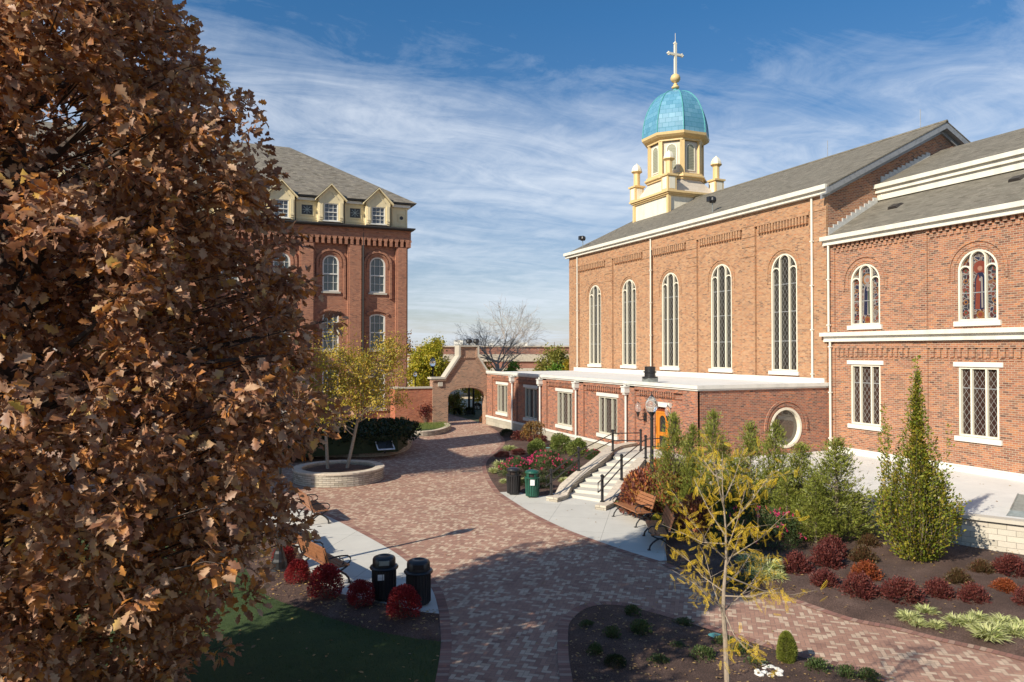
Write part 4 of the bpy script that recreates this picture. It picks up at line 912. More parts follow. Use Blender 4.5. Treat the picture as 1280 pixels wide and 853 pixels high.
for c in [12.0-3.47*k for k in range(9)]:
    fy = HY-.68; m = MB()
    wallface(m, 1, fy, -1, [(c-.9,15.06),(c+.9,15.06),(c+.9,16.75),(c,17.7),(c-.9,16.75)], [rect(c-.5,c+.5,15.14,16.42)], reveal=.2)
    for s_ in (-1,1): m.add([(c+s_*.9,fy,15.06),(c+s_*.9,fy+1.6,15.06),(c+s_*.9,fy+1.6,16.75),(c+s_*.9,fy,16.75)],[(0,1,2,3)]); m.box(c+s_*.72-.1,c+s_*.72+.1,fy-.09,fy,15.2,16.5); m.box(c+s_*.72-.12,c+s_*.72+.12,fy-.14,fy-.0,15.35,15.48)
    m.bar((c,fy,0),UY,NY_,[(-.5,16.75),(0,17.27),(.5,16.75)],.05,0,.04)
    dm = m.build('dormer','hall_cream',hall)
    m = MB()
    for s_ in (-1,1):
        a, b = (c,17.82),(c+s_*1.12,16.68); m.add([(a[0],fy-.25,a[1]),(b[0],fy-.25,b[1]),(b[0],fy+1.6,b[1]),(a[0],fy+2.3,a[1]),(a[0],fy-.25,a[1]-.09),(b[0],fy-.25,b[1]-.09),(b[0],fy+1.6,b[1]-.09),(a[0],fy+2.3,a[1]-.09)],[(0,1,2,3),(4,7,6,5),(0,4,5,1),(1,5,6,2)])
    m.build('dormer_roof','hall_cream',dm)
    m = MB()
    for s_ in (-1,1): m.add([(c,fy-.2,17.86),(c+s_*1.14,fy-.2,16.70),(c+s_*1.14,fy+1.6,16.70),(c,fy+2.3,17.86)],[(0,1,2,3)])
    m.build('dormer_shingles','hall_shingle',dm)
    m = MB(); Ow = (c,fy,0); m.bar(Ow,UY,NY_,rect(-.47,.47,15.17,16.39),.07,-.14,-.04,closed=True); m.bar(Ow,UY,NY_,[(-.45,15.78),(.45,15.78)],.06,-.13,-.05)
    for k in (-1,1): m.bar(Ow,UY,NY_,[(k*.155,15.2),(k*.155,16.36)],.025,-.13,-.09)
    for zz in (15.48,16.08): m.bar(Ow,UY,NY_,[(-.45,zz),(.45,zz)],.025,-.131,-.091)
    m.plate(Ow,UY,NY_,rect(-.6,.6,15.07,15.138),-.1,.1)
    wn = m.build('dormer_window','white_paint',dm); m = MB(); m.plate(Ow,UY,NY_,rect(-.49,.49,15.15,16.41),-.19,-.16); m.build('dormer_glass','dormer_glass',dm)
for xx in (10.95,):
    m = MB(); m.tube([(xx,HY-.36,14.8),(xx,HY-.36,.2)],.07,8); m.build('downspout','dark_fascia',hall)
for c in [12.0-3.47*k for k in range(9)]:
    m = MB(); m.tube([(c+1.0,HY-.45,16.78),(c+1.0,HY-.45,15.06)],.04,6); m.build('downspout','dark_fascia',hall)

# neighbouring brick building out of frame to the left: it shades the upper plaza
nb = thing('campus_building', 'brick campus building with a stair tower beyond the left edge', 'building', (-16,30,0))
m = MB(); m.box(-26,-9.2,25.8,36.8,0,14.6); m.box(-12.6,-9.15,31.6,34.6,14.6,23.6); m.build('wall','hall_brick',nb)
m = MB(); m.add([(-26.5,25.3,14.6),(-8.8,25.3,14.6),(-8.8,37.3,14.6),(-26.5,37.3,14.6),(-14.5,31.3,18.2),(-20.5,31.3,18.2)],[(0,1,4,5),(1,2,4),(2,3,5,4),(3,0,5),(0,3,2,1)])
m.add([(-12.9,31.3,23.6),(-8.9,31.3,23.6),(-8.9,34.9,23.6),(-12.9,34.9,23.6),(-10.9,33.1,25.6)],[(0,1,4),(1,2,4),(2,3,4),(3,0,4),(0,3,2,1)]); m.build('roof','hall_shingle',nb)

# ================================================================== GATEWAY AND GARDEN WALL
gate = thing('brick_gateway', 'steep gabled brick gateway with arched opening and stone coping', 'gateway', (18,YG,0))
GX0, GX1, GD = 15.86, 20.20, .75
oc_ = 18.62; hw = 1.55
arc = [(17.07,0.0)] + [(17.07+ (20.12-17.07)*i/16, 2.16+.68*math.sqrt(max(0,1-((i/16-.5)*2)**2))) for i in range(17)] + [(20.12,0.0)]
arc = [(x, z) for x, z in arc]
outl = [(GX0,0),(17.07,0)] + [(17.07,2.1)] + arc[1:-1] + [(20.12,2.1),(20.12,0),(20.2,0),(20.2,4.05),(19.42,5.25),(19.42,5.98),(18.0,5.98),(18.0,5.25),(16.75,3.55),(GX0,3.55)]
oo = []; 
for p in outl:
    if not oo or math.dist(p, oo[-1]) > 1e-3: oo.append(p)
vs, fs = cdt(oo); mb = MB()
for yy in (YG, YG+GD): mb.add([(x,yy,z) for x,z in vs], fs)
for i in range(len(oo)):
    a, b = oo[i], oo[(i+1)%len(oo)]; mb.add([(a[0],YG,a[1]),(b[0],YG,b[1]),(b[0],YG+GD,b[1]),(a[0],YG+GD,a[1])],[(0,1,2,3)])
O = (0,YG,0)
def dent(a, b, n, inset=.16):
    for i in range(n):
        t = (i+.5)/n; x = a[0]+(b[0]-a[0])*t; z = a[1]+(b[1]-a[1])*t; mb.box(x-.055,x+.055,YG-.09,YG,z-.09,z+.02)
dent((16.85,3.42),(18.1,5.12),17); dent((19.3,5.12),(20.1,3.95),13); dent((18.1,5.2),(19.32,5.2),7)
mb.bar(O,UY,NY_,[(15.86,3.47),(16.82,3.47),(18.08,5.22),(18.08,5.9)],.10,0,.13); mb.bar(O,UY,NY_,[(20.16,4.0),(19.34,5.22),(19.34,5.9)],.10,0,.13)
mb.bar(O,UY,NY_,[(15.86,3.38),(16.84,3.38)],.08,0,.06)
for r0, d in ((.10,.035),(.26,.02)):
    mb.bar(O,UY,NY_,[(17.0+(20.2-17.0)*i/16, 2.12+r0+.72*math.sqrt(max(0,1-((i/16-.5)*2)**2))) for i in range(17)],.13,0,d)
mb.plate(O,UY,NY_,[(18.5,2.84),(18.7,2.84),(18.74,3.12),(18.46,3.12)],0,.06)
mb.build('wall','gate_brick',gate)
m = MB()
m.bar(O,UY,NY_,[(15.7,3.62),(16.78,3.62),(17.95,5.28),(17.95,6.0)],.14,-GD-.1,.16); m.bar(O,UY,NY_,[(20.3,4.02),(19.47,5.26),(19.47,6.0)],.13,-GD-.1,.16); m.bar(O,UY,NY_,[(17.9,6.04),(19.52,6.04)],.10,-GD-.1,.17)
m.build('coping','cast_stone',gate)
m = MB(); m.box(16.27,16.62,YG-.10,YG-.001,3.0,3.32); m.build('stone_plaque','cast_stone',gate)
for i, x in enumerate((18.85,19.45)):
    o = thing('floodlight', ('left black floodlight on top of the gateway peak','right black floodlight on top of the gateway peak')[i], 'floodlight', (x,YG+.3,6.09), 0, 'floodlights on the gateway')
    m = MB(); m.tube([(x,YG+.3,6.09),(x,YG+.3,6.25)],.03,6); m.build('bracket','black_metal',o)
    m = MB(); m.lathe((x,YG+.3,6.2),[(0,0),(.16,.04),(.24,.18),(.22,.34),(.10,.42),(0,.43)],12); m.build('lamp_head','black_metal',o)
gw = thing('garden_wall', 'low orange brick wall with stone coping between hall and gateway', 'wall', (14.4,YG+.1,0))
m = MB(); m.box(13.03,15.85,YG+.12,YG+.5,0,2.86); m.box(13.03,13.4,YG+.5,HY-.3,0,2.86); m.build('wall','garden_wall_brick',gw)
m = MB(); m.box(12.95,15.855,YG+.04,YG+.58,2.862,2.98); m.box(12.95,13.48,YG+.58,HY-.45,2.862,2.98); m.build('coping','cast_stone',gw)

# ================================================================== ENTRANCE STEPS
stp = thing('entrance_steps', 'pale concrete steps between stone cheek walls rising to the orange door', 'steps', (15,26,0))
h8 = .1125
Ls = [(13.08,25.09),(13.47,25.39),(13.94,25.77),(14.41,26.16),(14.97,26.57),(15.49,26.93),(16.19,27.51),(17.1,28.36)]
Rs = [(13.85+i*(17.7-13.85)/7, 23.6+i*(27.35-23.6)/7) for i in range(8)]
m = MB()
for i in range(8):
    nx = (Ls[i+1],Rs[i+1]) if i < 7 else ((17.6,28.8),(18.2,27.6))
    m.prism([Ls[i],Rs[i],(nx[1][0]+.05,nx[1][1]+.05),(nx[0][0]+.05,nx[0][1]+.05)], .0+i*.001, (i+1)*h8 - (0 if i < 7 else .003))
m.build('stair_flight','step_concrete',stp)
m = MB(); m.prism([(17.15,28.4),(17.9,29.6),(18.6,30.4),(20.3,31.1),(20.3,26.5),(18.3,26.6),(17.72,27.3)], .01, .9); m.build('landing','step_concrete',stp)
def cheek(I, Z, off, wd):
    m = MB(); n = len(I); O_ = []
    for i in range(n):
        a, b = Vector(I[max(0,i-1)]), Vector(I[min(n-1,i+1)]); t = (b-a).normalized(); O_.append((I[i][0]-t.y*off*wd, I[i][1]+t.x*off*wd))
    u = 0
    for i in range(n-1):
        d = math.dist(I[i], I[i+1])
        for q, zz in ((I,0),(O_,0)): m.add([(*q[i],0),(*q[i+1],0),(*q[i+1],Z[i+1]),(*q[i],Z[i])],[(0,1,2,3)],0,[[(u,0),(u+d,0),(u+d,Z[i+1]),(u,Z[i])]])
        m.add([(*I[i],Z[i]),(*I[i+1],Z[i+1]),(*O_[i+1],Z[i+1]),(*O_[i],Z[i])],[(0,1,2,3)],1); u += d
    for i in (0,n-1): m.add([(*I[i],0),(*O_[i],0),(*O_[i],Z[i]),(*I[i],Z[i])],[(0,1,2,3)],0,[[(0,0),(wd,0),(wd,Z[i]),(0,Z[i])]])
    m.build('cheek_wall',['stone_ledge','painted_block' if 0 else 'cast_stone_pale'],stp)
plain('cast_stone_pale', (.60,.52,.42), .85, var=.15, scale=8, bmp=.01)
cheek([(12.25,24.35),(12.85,24.72),(13.42,25.42),(14.38,26.2),(15.45,26.98),(16.35,27.72),(17.15,28.6),(17.95,29.65),(18.8,30.45),(20.2,31.15)], [.17,.17,.38,.62,.84,1.0,1.05,1.05,1.05,1.05], 1, .5)
cheek([(12.95,22.75),(13.5,23.15),(14.2,23.85),(15.3,24.9),(16.4,25.95),(17.6,27.15),(18.3,26.55),(20.2,26.45)], [.17,.17,.36,.62,.86,1.0,1.02,1.02], -1, .42)
def railing(label, posts, extra=None, curl=None):
    o = thing('handrail', label, 'handrail', (posts[0][0],posts[0][1],0), 0, 'handrails of the entrance steps')
    for x, y, z in posts:
        m = MB(); m.tube([(x,y,z),(x,y,z+.92)],.055,10); m.lathe((x,y,z+.92),[(.07,0),(.075,.04),(.03,.08),(0,.09)],10); m.lathe((x,y,z),[(.09,0),(.09,.03),(.05,.05)],10); m.build('post','black_metal',o)
    for hz in (.82,.48):
        m = MB(); pts = [(x,y,z+hz) for x,y,z in posts]
        if curl and hz > .6:
            a, b = posts[0], posts[1]; d = Vector((a[0]-b[0],a[1]-b[1],0)).normalized()*.45
            pts = [(a[0]+d.x*.0,a[1]+d.y*0,a[2]+.48),(a[0]+d.x,a[1]+d.y,a[2]+.42),(a[0]+d.x,a[1]+d.y,a[2]+.76)] + pts
        m.tube(pts, .024, 8); m.build('rail','black_metal',o)
P4 = at(801,563.5,1.05); P4 = (P4.x,P4.y,1.05)
railing('black metal handrail on the flower bed side of the steps', [(12.28,24.95,.17),(14.45,26.75,.68),(17.45,29.0,1.05),P4], curl=True)
railing('black metal handrail on the lamp post side of the steps', [(13.45,23.1,.17),(15.2,24.6,.62),(17.75,26.75,1.02),(20.1,26.7,1.02)], curl=True)

# stone retaining wall coping along the terrace
rw_ = thing('retaining_wall', 'pale stone block retaining wall along the raised terrace', 'wall', (20.5,14.3,0))
m = MB(); pth = [(19.55,24.5),(19.33,21.2),(20.0,17.5),(20.5,14.3),(21.3,12.9),(24.0,8.0)]
ring_wall(m, pth, -.28, 0, .86, 0, 0); m.build('wall','stone_block',rw_)
m = MB(); q_ = []
ring_wall(m, [(x-.03,y-.02) for x,y in pth], -.36, .862, .97, 0, 0); m.build('coping','cast_stone',rw_)
hb = thing('cellar_bulkhead', 'low grey metal bulkhead cover lying on the white terrace', 'hatch', (22.6,13.6,.85))
a = at(1205,640,.9); 
m = MB(); m.add([(21.7,13.9,.86),(25.0,8.6,.86),(26.4,9.4,.86),(23.1,14.6,.86),(21.9,13.9,1.0),(25.0,8.9,1.0),(25.9,9.4,1.32),(22.9,14.3,1.32)],[(0,1,5,4),(1,2,6,5),(2,3,7,6),(3,0,4,7),(4,5,6,7)])
for k in range(7):
    t0 = k/7; p = Vector((21.9,13.9,1.01)).lerp(Vector((25.0,8.9,1.01)),t0); q = Vector((22.9,14.3,1.33)).lerp(Vector((25.9,9.4,1.33)),t0); m.tube([p,q],.02,4)
m.build('cover','dull_metal',hb)

# ================================================================== STREET FURNITURE
def lamp_mesh(o, x=0, y=0, H=4.2):
    m = MB(); m.lathe((x,y,0),[(.0,0),(.24,0),(.24,.08),(.20,.12),(.19,.30),(.15,.36),(.13,.50),(.10,.56),(.085,.7),(.07,.9),(.055,H-.95),(.075,H-.93),(.075,H-.90),(.05,H-.87),(.06,H-.80),(.12,H-.70),(.16,H-.66),(0,H-.655)],14)
    m.build('post','black_metal',o,smooth=False)
    m = MB(); m.lathe((x,y,H-.65),[(.14,0),(.20,.10),(.225,.22),(.20,.34),(.13,.46),(.06,.54)],14); m.build('lamp_globe','lamp_glass',o,smooth=True)
    m = MB(); m.lathe((x,y,H-.12),[(.07,0),(.05,.04),(.015,.07),(.012,.15),(0,.16)],8); m.build('lamp_finial','black_metal',o)
lamp = thing('lamp_post','black lamp post with clear acorn globe beside the two right benches','lamp post',(0,0,0),0,'lamp posts'); lamp_mesh(lamp)
p = at(815,641); put(lamp,(p.x,p.y,.0))
p = at(349,716); dup(lamp,(p.x,p.y,.01),.5,1,'lamp post hidden in the oak, casting a long shadow over the left pad')
p = atD(519,466,72); dup(lamp,(p.x,p.y,0),0,p.z/4.2+.05,'small far lamp post just right of the hall corner')
p = atD(541,447,60); dup(lamp,(p.x,p.y,0),0,(p.z)/4.2+.02,'far lamp post in front of the yellow-green tree behind the gateway')
p = atD(347,545,34)

def bench_proto():
    o = thing('park_bench','x','bench',(0,0,0),0,'wooden park benches')     # long axis x, sitter looks along -y
    m = MB()
    for k in range(4): m.box(-.88,.88,-.26+k*.125,-.26+k*.125+.105,.44-.004*k,.475-.004*k)
    m.build('seat','bench_wood',o)
    m = MB()
    for k in range(4):
        z = .56+k*.105; y = .245+k*.035
        m.add([(-.88,y,z),(.88,y,z),(.88,y+.03,z+.09),(-.88,y+.03,z+.09),(-.88,y+.03,z-.01),(.88,y+.03,z-.01),(.88,y+.06,z+.08),(-.88,y+.06,z+.08)],[(0,1,2,3),(7,6,5,4),(0,4,5,1),(3,2,6,7),(0,3,7,4),(1,5,6,2)])
    m.build('backrest','bench_wood',o)
    for x in (-.80,.80):
        m = MB()
        m.tube([(x,-.30,.0),(x,-.27,.12),(x,-.19,.22),(x,-.08,.30),(x,-.0,.33),(x,.08,.30),(x,.19,.22),(x,.29,.12),(x,.33,.0)],.026,6)
        m.tube([(x,-.24,.42),(x,-.10,.35),(x,0,.33),(x,.12,.36),(x,.24,.43),(x,.30,.62),(x,.40,1.0)],.022,6)
        m.tube([(x,-.24,.43),(x,.24,.43)],.02,6)
        m.tube([(x,.30,.66),(x,.12,.69),(x,-.08,.69),(x,-.24,.67),(x,-.32,.60),(x,-.31,.51),(x,-.24,.47),(x,-.2,.44)],.02,6)
        m.tube([(x,-.05,.44),(x,-.14,.50),(x,-.12,.60),(x,-.02,.66)],.014,6)
        m.box(x-.04,x+.04,-.35,-.26,0,.02); m.box(x-.04,x+.04,.28,.38,0,.02)
        m.build('arm_frame','black_metal',o)
    return o
bench = bench_proto()
def bench_at(pa, pb, lab, o=None, back=1):
    """front feet at the two pixels; back = +1 if the back is to the left of a->b"""
    a, b = at(*pa), at(*pb); mid = (a+b)/2; d = (b-a).normalized(); rz = math.atan2(d.y,d.x) + (0 if back > 0 else math.pi)
    n = Vector((-math.sin(rz),math.cos(rz),0)); loc = mid+n*.30; loc.z = .008
    if o is None: return dup(bench, loc, rz, 1, lab)
    put(o, loc, rz); o['label'] = lab
bench_at((764.4,645),(797.5,661),'wooden bench just right of the steps, beside the lamp post',bench,1)
bench_at((804,668),(812.5,691),'wooden bench with its end towards the viewer, below the lamp post',None,1)
bench_at((445,733),(396,706),'wooden bench seen from behind, left of the two large black bins',None,1)
bench_at((391,702),(375,676),'wooden bench half hidden by the oak, behind the red bushes',None,1)
bench_at((414,657),(394,641),'wooden bench at the far tip of the left pad, under the oak leaves',None,1)

def slat_bin(lab, mat, px, sticker=False, grp='slatted bins by the flower bed'):
    p = at(*px); o = thing('litter_bin', lab, 'litter bin', (p.x,p.y,.01), 0, grp); z0 = .01
    m = MB(); m.lathe((p.x,p.y,z0),[(0,.06),(.235,.06),(.25,.5),(.26,.74),(0,.741)],20)
    for k in range(20):
        a = k*math.pi/10; c, s = math.cos(a), math.sin(a)
        m.tube([(p.x+.245*c,p.y+.245*s,z0+.05),(p.x+.262*c,p.y+.262*s,z0+.5),(p.x+.285*c,p.y+.285*s,z0+.74)],.022,4)
    for k in range(4): a = k*math.pi/2+.6; m.tube([(p.x+.22*math.cos(a),p.y+.22*math.sin(a),z0),(p.x+.22*math.cos(a),p.y+.22*math.sin(a),z0+.08)],.02,5)
    m.build('body',mat,o)
    m = MB(); m.lathe((p.x,p.y,z0+.74),[(.0,.0),(.305,.0),(.305,.03),(.27,.05)],20)
    for k in range(4): a = k*math.pi/2+.2; m.prism([(p.x+.25*math.cos(a+q),p.y+.25*math.sin(a+q)) for q in (-.35,0,.35)]+[(p.x+.225*math.cos(a+q),p.y+.225*math.sin(a+q)) for q in (.35,0,-.35)], z0+.78, z0+.93)
    m.lathe((p.x,p.y,z0+.93),[(.29,0),(.295,.03),(.26,.08),(.15,.115),(0,.125)],20); m.build('lid',mat,o,)
    m = MB(); m.lathe((p.x,p.y,z0+.78),[(.215,0),(.215,.15)],16); m.build('liner','dark_slot',o)
    if sticker:
        d = Vector((-p.x,-p.y,0)).normalized(); u = Vector((d.y,-d.x,0)) if False else Vector((-d.y,d.x,0)); m = MB(); m.plate(Vector((p.x,p.y,0))-u*0, u, d, rect(-.085,.085,.50,.72), .293, .297); m.build('label_sheet','white_label',o)
    return o
slat_bin('black slatted bin beside the pink rose bed','black_metal',(642,618)); slat_bin('green slatted bin with a white label near the steps','green_metal',(665.5,621.5),True)
def round_bin(lab, px, sticker):
    p = at(*px); x, y, z = p.x, p.y, .01; o = thing('trash_can', lab, 'trash can', (x,y,z), 0, 'large black bins on the left pad')
    m = MB(); m.lathe((x,y,z),[(0,.03),(.255,.03),(.265,.08),(.265,.68),(.25,.70)],26)
    for k in range(26): a = k*math.pi/13; m.tube([(x+.268*math.cos(a),y+.268*math.sin(a),z+.06),(x+.268*math.cos(a),y+.268*math.sin(a),z+.68)],.011,4)
    for k in range(4): a = k*math.pi/2; m.tube([(x+.2*math.cos(a),y+.2*math.sin(a),z-.005),(x+.2*math.cos(a),y+.2*math.sin(a),z+.05)],.03,6)
    m.build('body','black_metal',o)
    m = MB(); m.lathe((x,y,z),[(.27,.69),(.32,.70),(.33,.73),(.31,.76),(.27,.77)],26); m.build('rim','black_metal',o)
    m = MB(); pr_ = [(.262,.765),(.262,.80),(.26,.92),(.24,.955),(.17,.985),(.10,.99),(.09,.975),(0,.975)]; m.lathe((x,y,z),pr_,26)
    m.build('dome_lid','black_metal',o,smooth=True)
    d = Vector((-x,-y,0)).normalized(); u = Vector((-d.y,d.x,0)); m = MB()
    m.bar((x,y,z),u,d,rect(-.11,.11,.83,.92),.012,.235,.262,closed=True); m.plate((x,y,z),u,d,rect(-.10,.10,.835,.915),.23,.262); m.build('flap','dull_metal' if sticker else 'dark_slot',o)
    if sticker:
        m = MB(); m.plate((x,y,z),u,d,rect(-.14,.0,.50,.63),.268,.272); m.build('label_sheet','white_label',o)
round_bin('large black domed bin with a white label, nearer the benches',(480,749),True); round_bin('large black domed bin at the tip of the left pad',(523,755),False)

# ================================================================== STONE PLANTERS
plc = (5.55,32.5); pr = 1.95
pl1 = thing('round_planter','round pale stone planter holding a twin-stemmed yellow tree','planter',(*plc,0))
cir = [(plc[0]+pr*math.cos(2*math.pi*i/48),plc[1]+pr*math.sin(2*math.pi*i/48)) for i in range(48)]
m = MB(); ring_wall(m,cir,.34,0,.50,0,0,closed=True,side=1); m.build('wall','stone_ledge',pl1)
m = MB(); n_ = 48; cap = [(plc[0]+(pr+.04)*math.cos(2*math.pi*i/48),plc[1]+(pr+.04)*math.sin(2*math.pi*i/48)) for i in range(48)]; ring_wall(m,cap,.40,.502,.57,1,1,closed=True,side=1); m.build('coping',['stone_ledge','cast_stone_pale'],pl1)
sh = sheet('planter_soil',[(plc[0]+1.62*math.cos(2*math.pi*i/40),plc[1]+1.62*math.sin(2*math.pi*i/40)) for i in range(40)],.40,'mulch_material',.05,.3,.06,8); sh.parent = pl1; sh.location = Vector(sh.location)-Vector(pl1.location); del sh['kind']; sh.name = 'soil'
pe = smoothc([at2(*p) for p in [(325,566),(380,571),(440,572),(465,571.5),(489,569.5),(507,564),(514,558),(514,551),(506,543),(500,536)]],4)
pl2 = thing('long_planter','curved pale stone planter wall in front of the dark hedge','planter',(8,37,0))
m = MB(); ring_wall(m,pe,.3,0,.42,0,0,side=1); m.build('wall','stone_ledge',pl2); m = MB(); ring_wall(m,pe,.36,.422,.50,1,1,side=1); m.build('coping',['stone_ledge','cast_stone_pale'],pl2)
pf = [pe[0]]+pe[1:]+[(11.5,52),(-3,52),(-4,37)]
sheet('mulch_bed',[(x,y) for x,y in pf],.30,'mulch_material',.03,.8,.0,9)
pg = smoothc([at2(*p) for p in [(500,543.5),(508,545),(524,546),(544,544.5),(556,541.5),(563,537.5),(560,534.5)]],4)
pl3 = thing('low_stone_border','short low stone border around the grassy bed at the gateway','planter',(pg[0][0],pg[0][1],0))
m = MB(); ring_wall(m,pg,.3,0,.28,0,0,side=1); m.build('wall','stone_ledge',pl3); m = MB(); ring_wall(m,pg,.34,.282,.34,1,1,side=1); m.build('coping',['stone_ledge','cast_stone_pale'],pl3)
gb_poly = pg+[(16.9,52.28),(13.0,52.28),(12.0,50)]
sheet('turf_strip',gb_poly,.24,'lawn_material',.04,.5)
p = at(481,556,.75); u = Vector((.95,-.3,0)).normalized()
sg = thing('plaque_sign','slanted bronze plaque on a short stand in the stone planter','sign',(p.x,p.y,.3))
m = MB(); m.box(p.x-.04,p.x+.04,p.y-.04,p.y+.04,.3,.72); m.build('post','black_metal',sg)
def slant(m,w,d,h,t0):
    n = Vector((0,-1,0)); q = [Vector((p.x,p.y,.55))+Vector((sx*w,sy*d,(sy+1)*h)) for sx,sy in ((-1,-1),(1,-1),(1,1),(-1,1))]
    m.add([tuple(a+Vector((0,0,t0))) for a in q]+[tuple(a+Vector((0,0,t0-.03))) for a in q],[(0,1,2,3),(7,6,5,4),(0,4,5,1),(1,5,6,2),(2,6,7,3),(3,7,4,0)])
m = MB(); slant(m,.46,.38,.2,0); fr = m.build('frame','white_label',sg); m = MB(); slant(m,.40,.32,.168,.036); m.build('plaque','plaque',sg)

# ================================================================== SHRUBS
def blob(n, rx, rz, seed, zc=None, clump=.16, shell=.72, low=.0):
    """leaf positions in the outer shell of a lumpy dome"""
    r = np.random.default_rng(seed); d = r.normal(size=(n,3)); d /= np.linalg.norm(d,axis=1,keepdims=True)
    d[:,2] = np.where(d[:,2] < -.55, -d[:,2], d[:,2])
    k = r.normal(size=(6,3))*2.6; ph = r.uniform(0,6.28,6); lump = sum(np.sin(d@k[i]+ph[i]) for i in range(6))/6
    rad = (shell+(1-shell)*r.uniform(0,1,n)**.6)*(1+clump*lump*1.6)
    P = d*rad[:,None]*np.array([rx,rx,rz]); zc = rz*.62 if zc is None else zc
    P[:,2] += zc; ok = P[:,2] > low; return P[ok], d[ok]
def spiky(n, r, h, seed, ns=260):
    rr = np.random.default_rng(seed); a = rr.uniform(0,6.283,ns); e = rr.uniform(-.05,1.45,ns); L0 = rr.uniform(.86,1.12,ns)
    d = np.stack([np.cos(a)*np.cos(e),np.sin(a)*np.cos(e),np.sin(e)],1); i = rr.integers(0,ns,n); t = rr.uniform(.30,1,n)**.6
    P = d[i]*(t*L0[i])[:,None]*np.array([r,r,h])+rr.normal(size=(n,3))*.028; P[:,2] += .04; D = d[i]+rr.normal(size=(n,3))*.45; D[:,2] += .5; return P, D
def shrub(name, lab, cat, grp, r, h, n, leaf, mat, tpl, seed, stems=7, clump=.16, shell=.6, upd=.5, stem='bark', dirup=.6):
    o = thing(name, lab, cat, (0,0,0), 0, grp); P, D = spiky(n, r, h*1.05, seed) if name == 'barberry_bush' else blob(n, r, h*.62, seed, h*.40, clump, shell)
    rr = np.random.default_rng(seed+1); D = D+rr.normal(size=D.shape)*(.55 if name != 'barberry_bush' else .1); D[:,2] += dirup if name != 'barberry_bush' else 0
    leafmesh('foliage', P, D, leaf*rr.uniform(.7,1.25,len(P)), tpl, mat, o, seed+2, upd)
    if stems:
        m = MB(); rd = random.Random(seed)
        for k in range(stems):
            a = rd.uniform(0,6.28); m.tube([(.04*math.cos(a),.04*math.sin(a),-.05),(r*.35*math.cos(a),r*.35*math.sin(a),h*.4),(r*.62*math.cos(a),r*.62*math.sin(a),h*.72)],[.012,.009,.005],4)
        m.build('stems',stem,o)
    return o
def setpx(o, x, y, rpx, rbase, sq=1.0, rz=0, z=0.03):
    p = at(x,y); R = rpx*depth(p)/FPX; d = Vector((p.x,p.y,0)).normalized(); q = p + d*R*.55; s = R/rbase; put(o,(q.x,q.y,z),rz,(s,s,s*sq)); return o
# barberries
rd = random.Random(5)
kinds = {'r':shrub('barberry_bush','x','shrub','barberry bushes in the right bed',.5,.62,4600,.062,'barberry_leaf','oval',11,upd=.2,shell=.35,dirup=.9),
         'o':shrub('barberry_bush','x','shrub','barberry bushes in the right bed',.5,.60,4400,.062,'barberry_orange_leaf','oval',12,upd=.2,shell=.35,dirup=.9),
         'g':shrub('barberry_bush','x','shrub','barberry bushes in the right bed',.5,.55,4200,.06,'barberry_olive_leaf','oval',13,upd=.2,shell=.35,dirup=.9)}
bb = [(996,725,19,'r','dark red barberry bush at the left end of the right bed'),
 (1041,705,19,'r','dark red barberry bush highest in the left group, near the junipers'),
 (1034,718,21,'r','broad red barberry bush in the middle of the left group'),
 (1030,742,19,'r','dark red barberry bush nearest the paver edge in the left group'),
 (1086,692,14,'g','small olive-red barberry bush left of the columnar hornbeam foot'),
 (1079,711,17,'g','flat brownish barberry bush below the hornbeam, upper row'),
 (1083,734,19,'o','orange-red barberry bush behind the two central bushes'),
 (1075,756,22,'r','large dark red barberry bush in the centre of the front row'),
 (1127,763,26,'r','widest dark red barberry bush in the front row'),
 (1174,756,19,'r','red barberry bush right of the widest one in the front row'),
 (1217,763,18,'r','low dark red barberry bush above the lilyturf clumps'),
 (1198,738,16,'g','olive green barberry bush in the shade right of the hornbeam'),
 (1227,724,15,'g','purple-brown barberry bush at the foot of the retaining wall'),
 (1256,748,16,'o','bright orange-red barberry bush near the right edge'),
 (1264,728,21,'r','dark barberry bush against the retaining wall at the right edge'),
 (1284,768,17,'r','red barberry bush cut by the right edge of the photo')]
used = set()
for x, y, r, k, lab in bb:
    o = kinds[k] if k not in used else copy_tree(kinds[k]); used.add(k); o['label'] = lab
    setpx(o, x, y, r*1.03, .5, rd.uniform(.85,1.1), rd.uniform(0,6))
# burning bushes
br = shrub('burning_bush','x','shrub','round crimson bushes',.42,.8,4200,.05,'burning_bush_leaf','oval',21,upd=.3,shell=.35,clump=.16,stems=9,stem='bark')
for i,(x,y,r,lab) in enumerate([(355,712,14,'crimson bush farthest left, under the oak branches'),(371.5,733,15,'bright crimson bush in sunlight behind the left bench'),(407.5,752,21,'dark crimson bush below the bench, third from the left'),(451,763,17,'dark crimson bush between bench and bins'),(504.5,778,21,'crimson bush in front of the two large black bins')]):
    o = br if i == 0 else copy_tree(br); o['label'] = lab; setpx(o,x,y,r,.42,1,i*1.3)
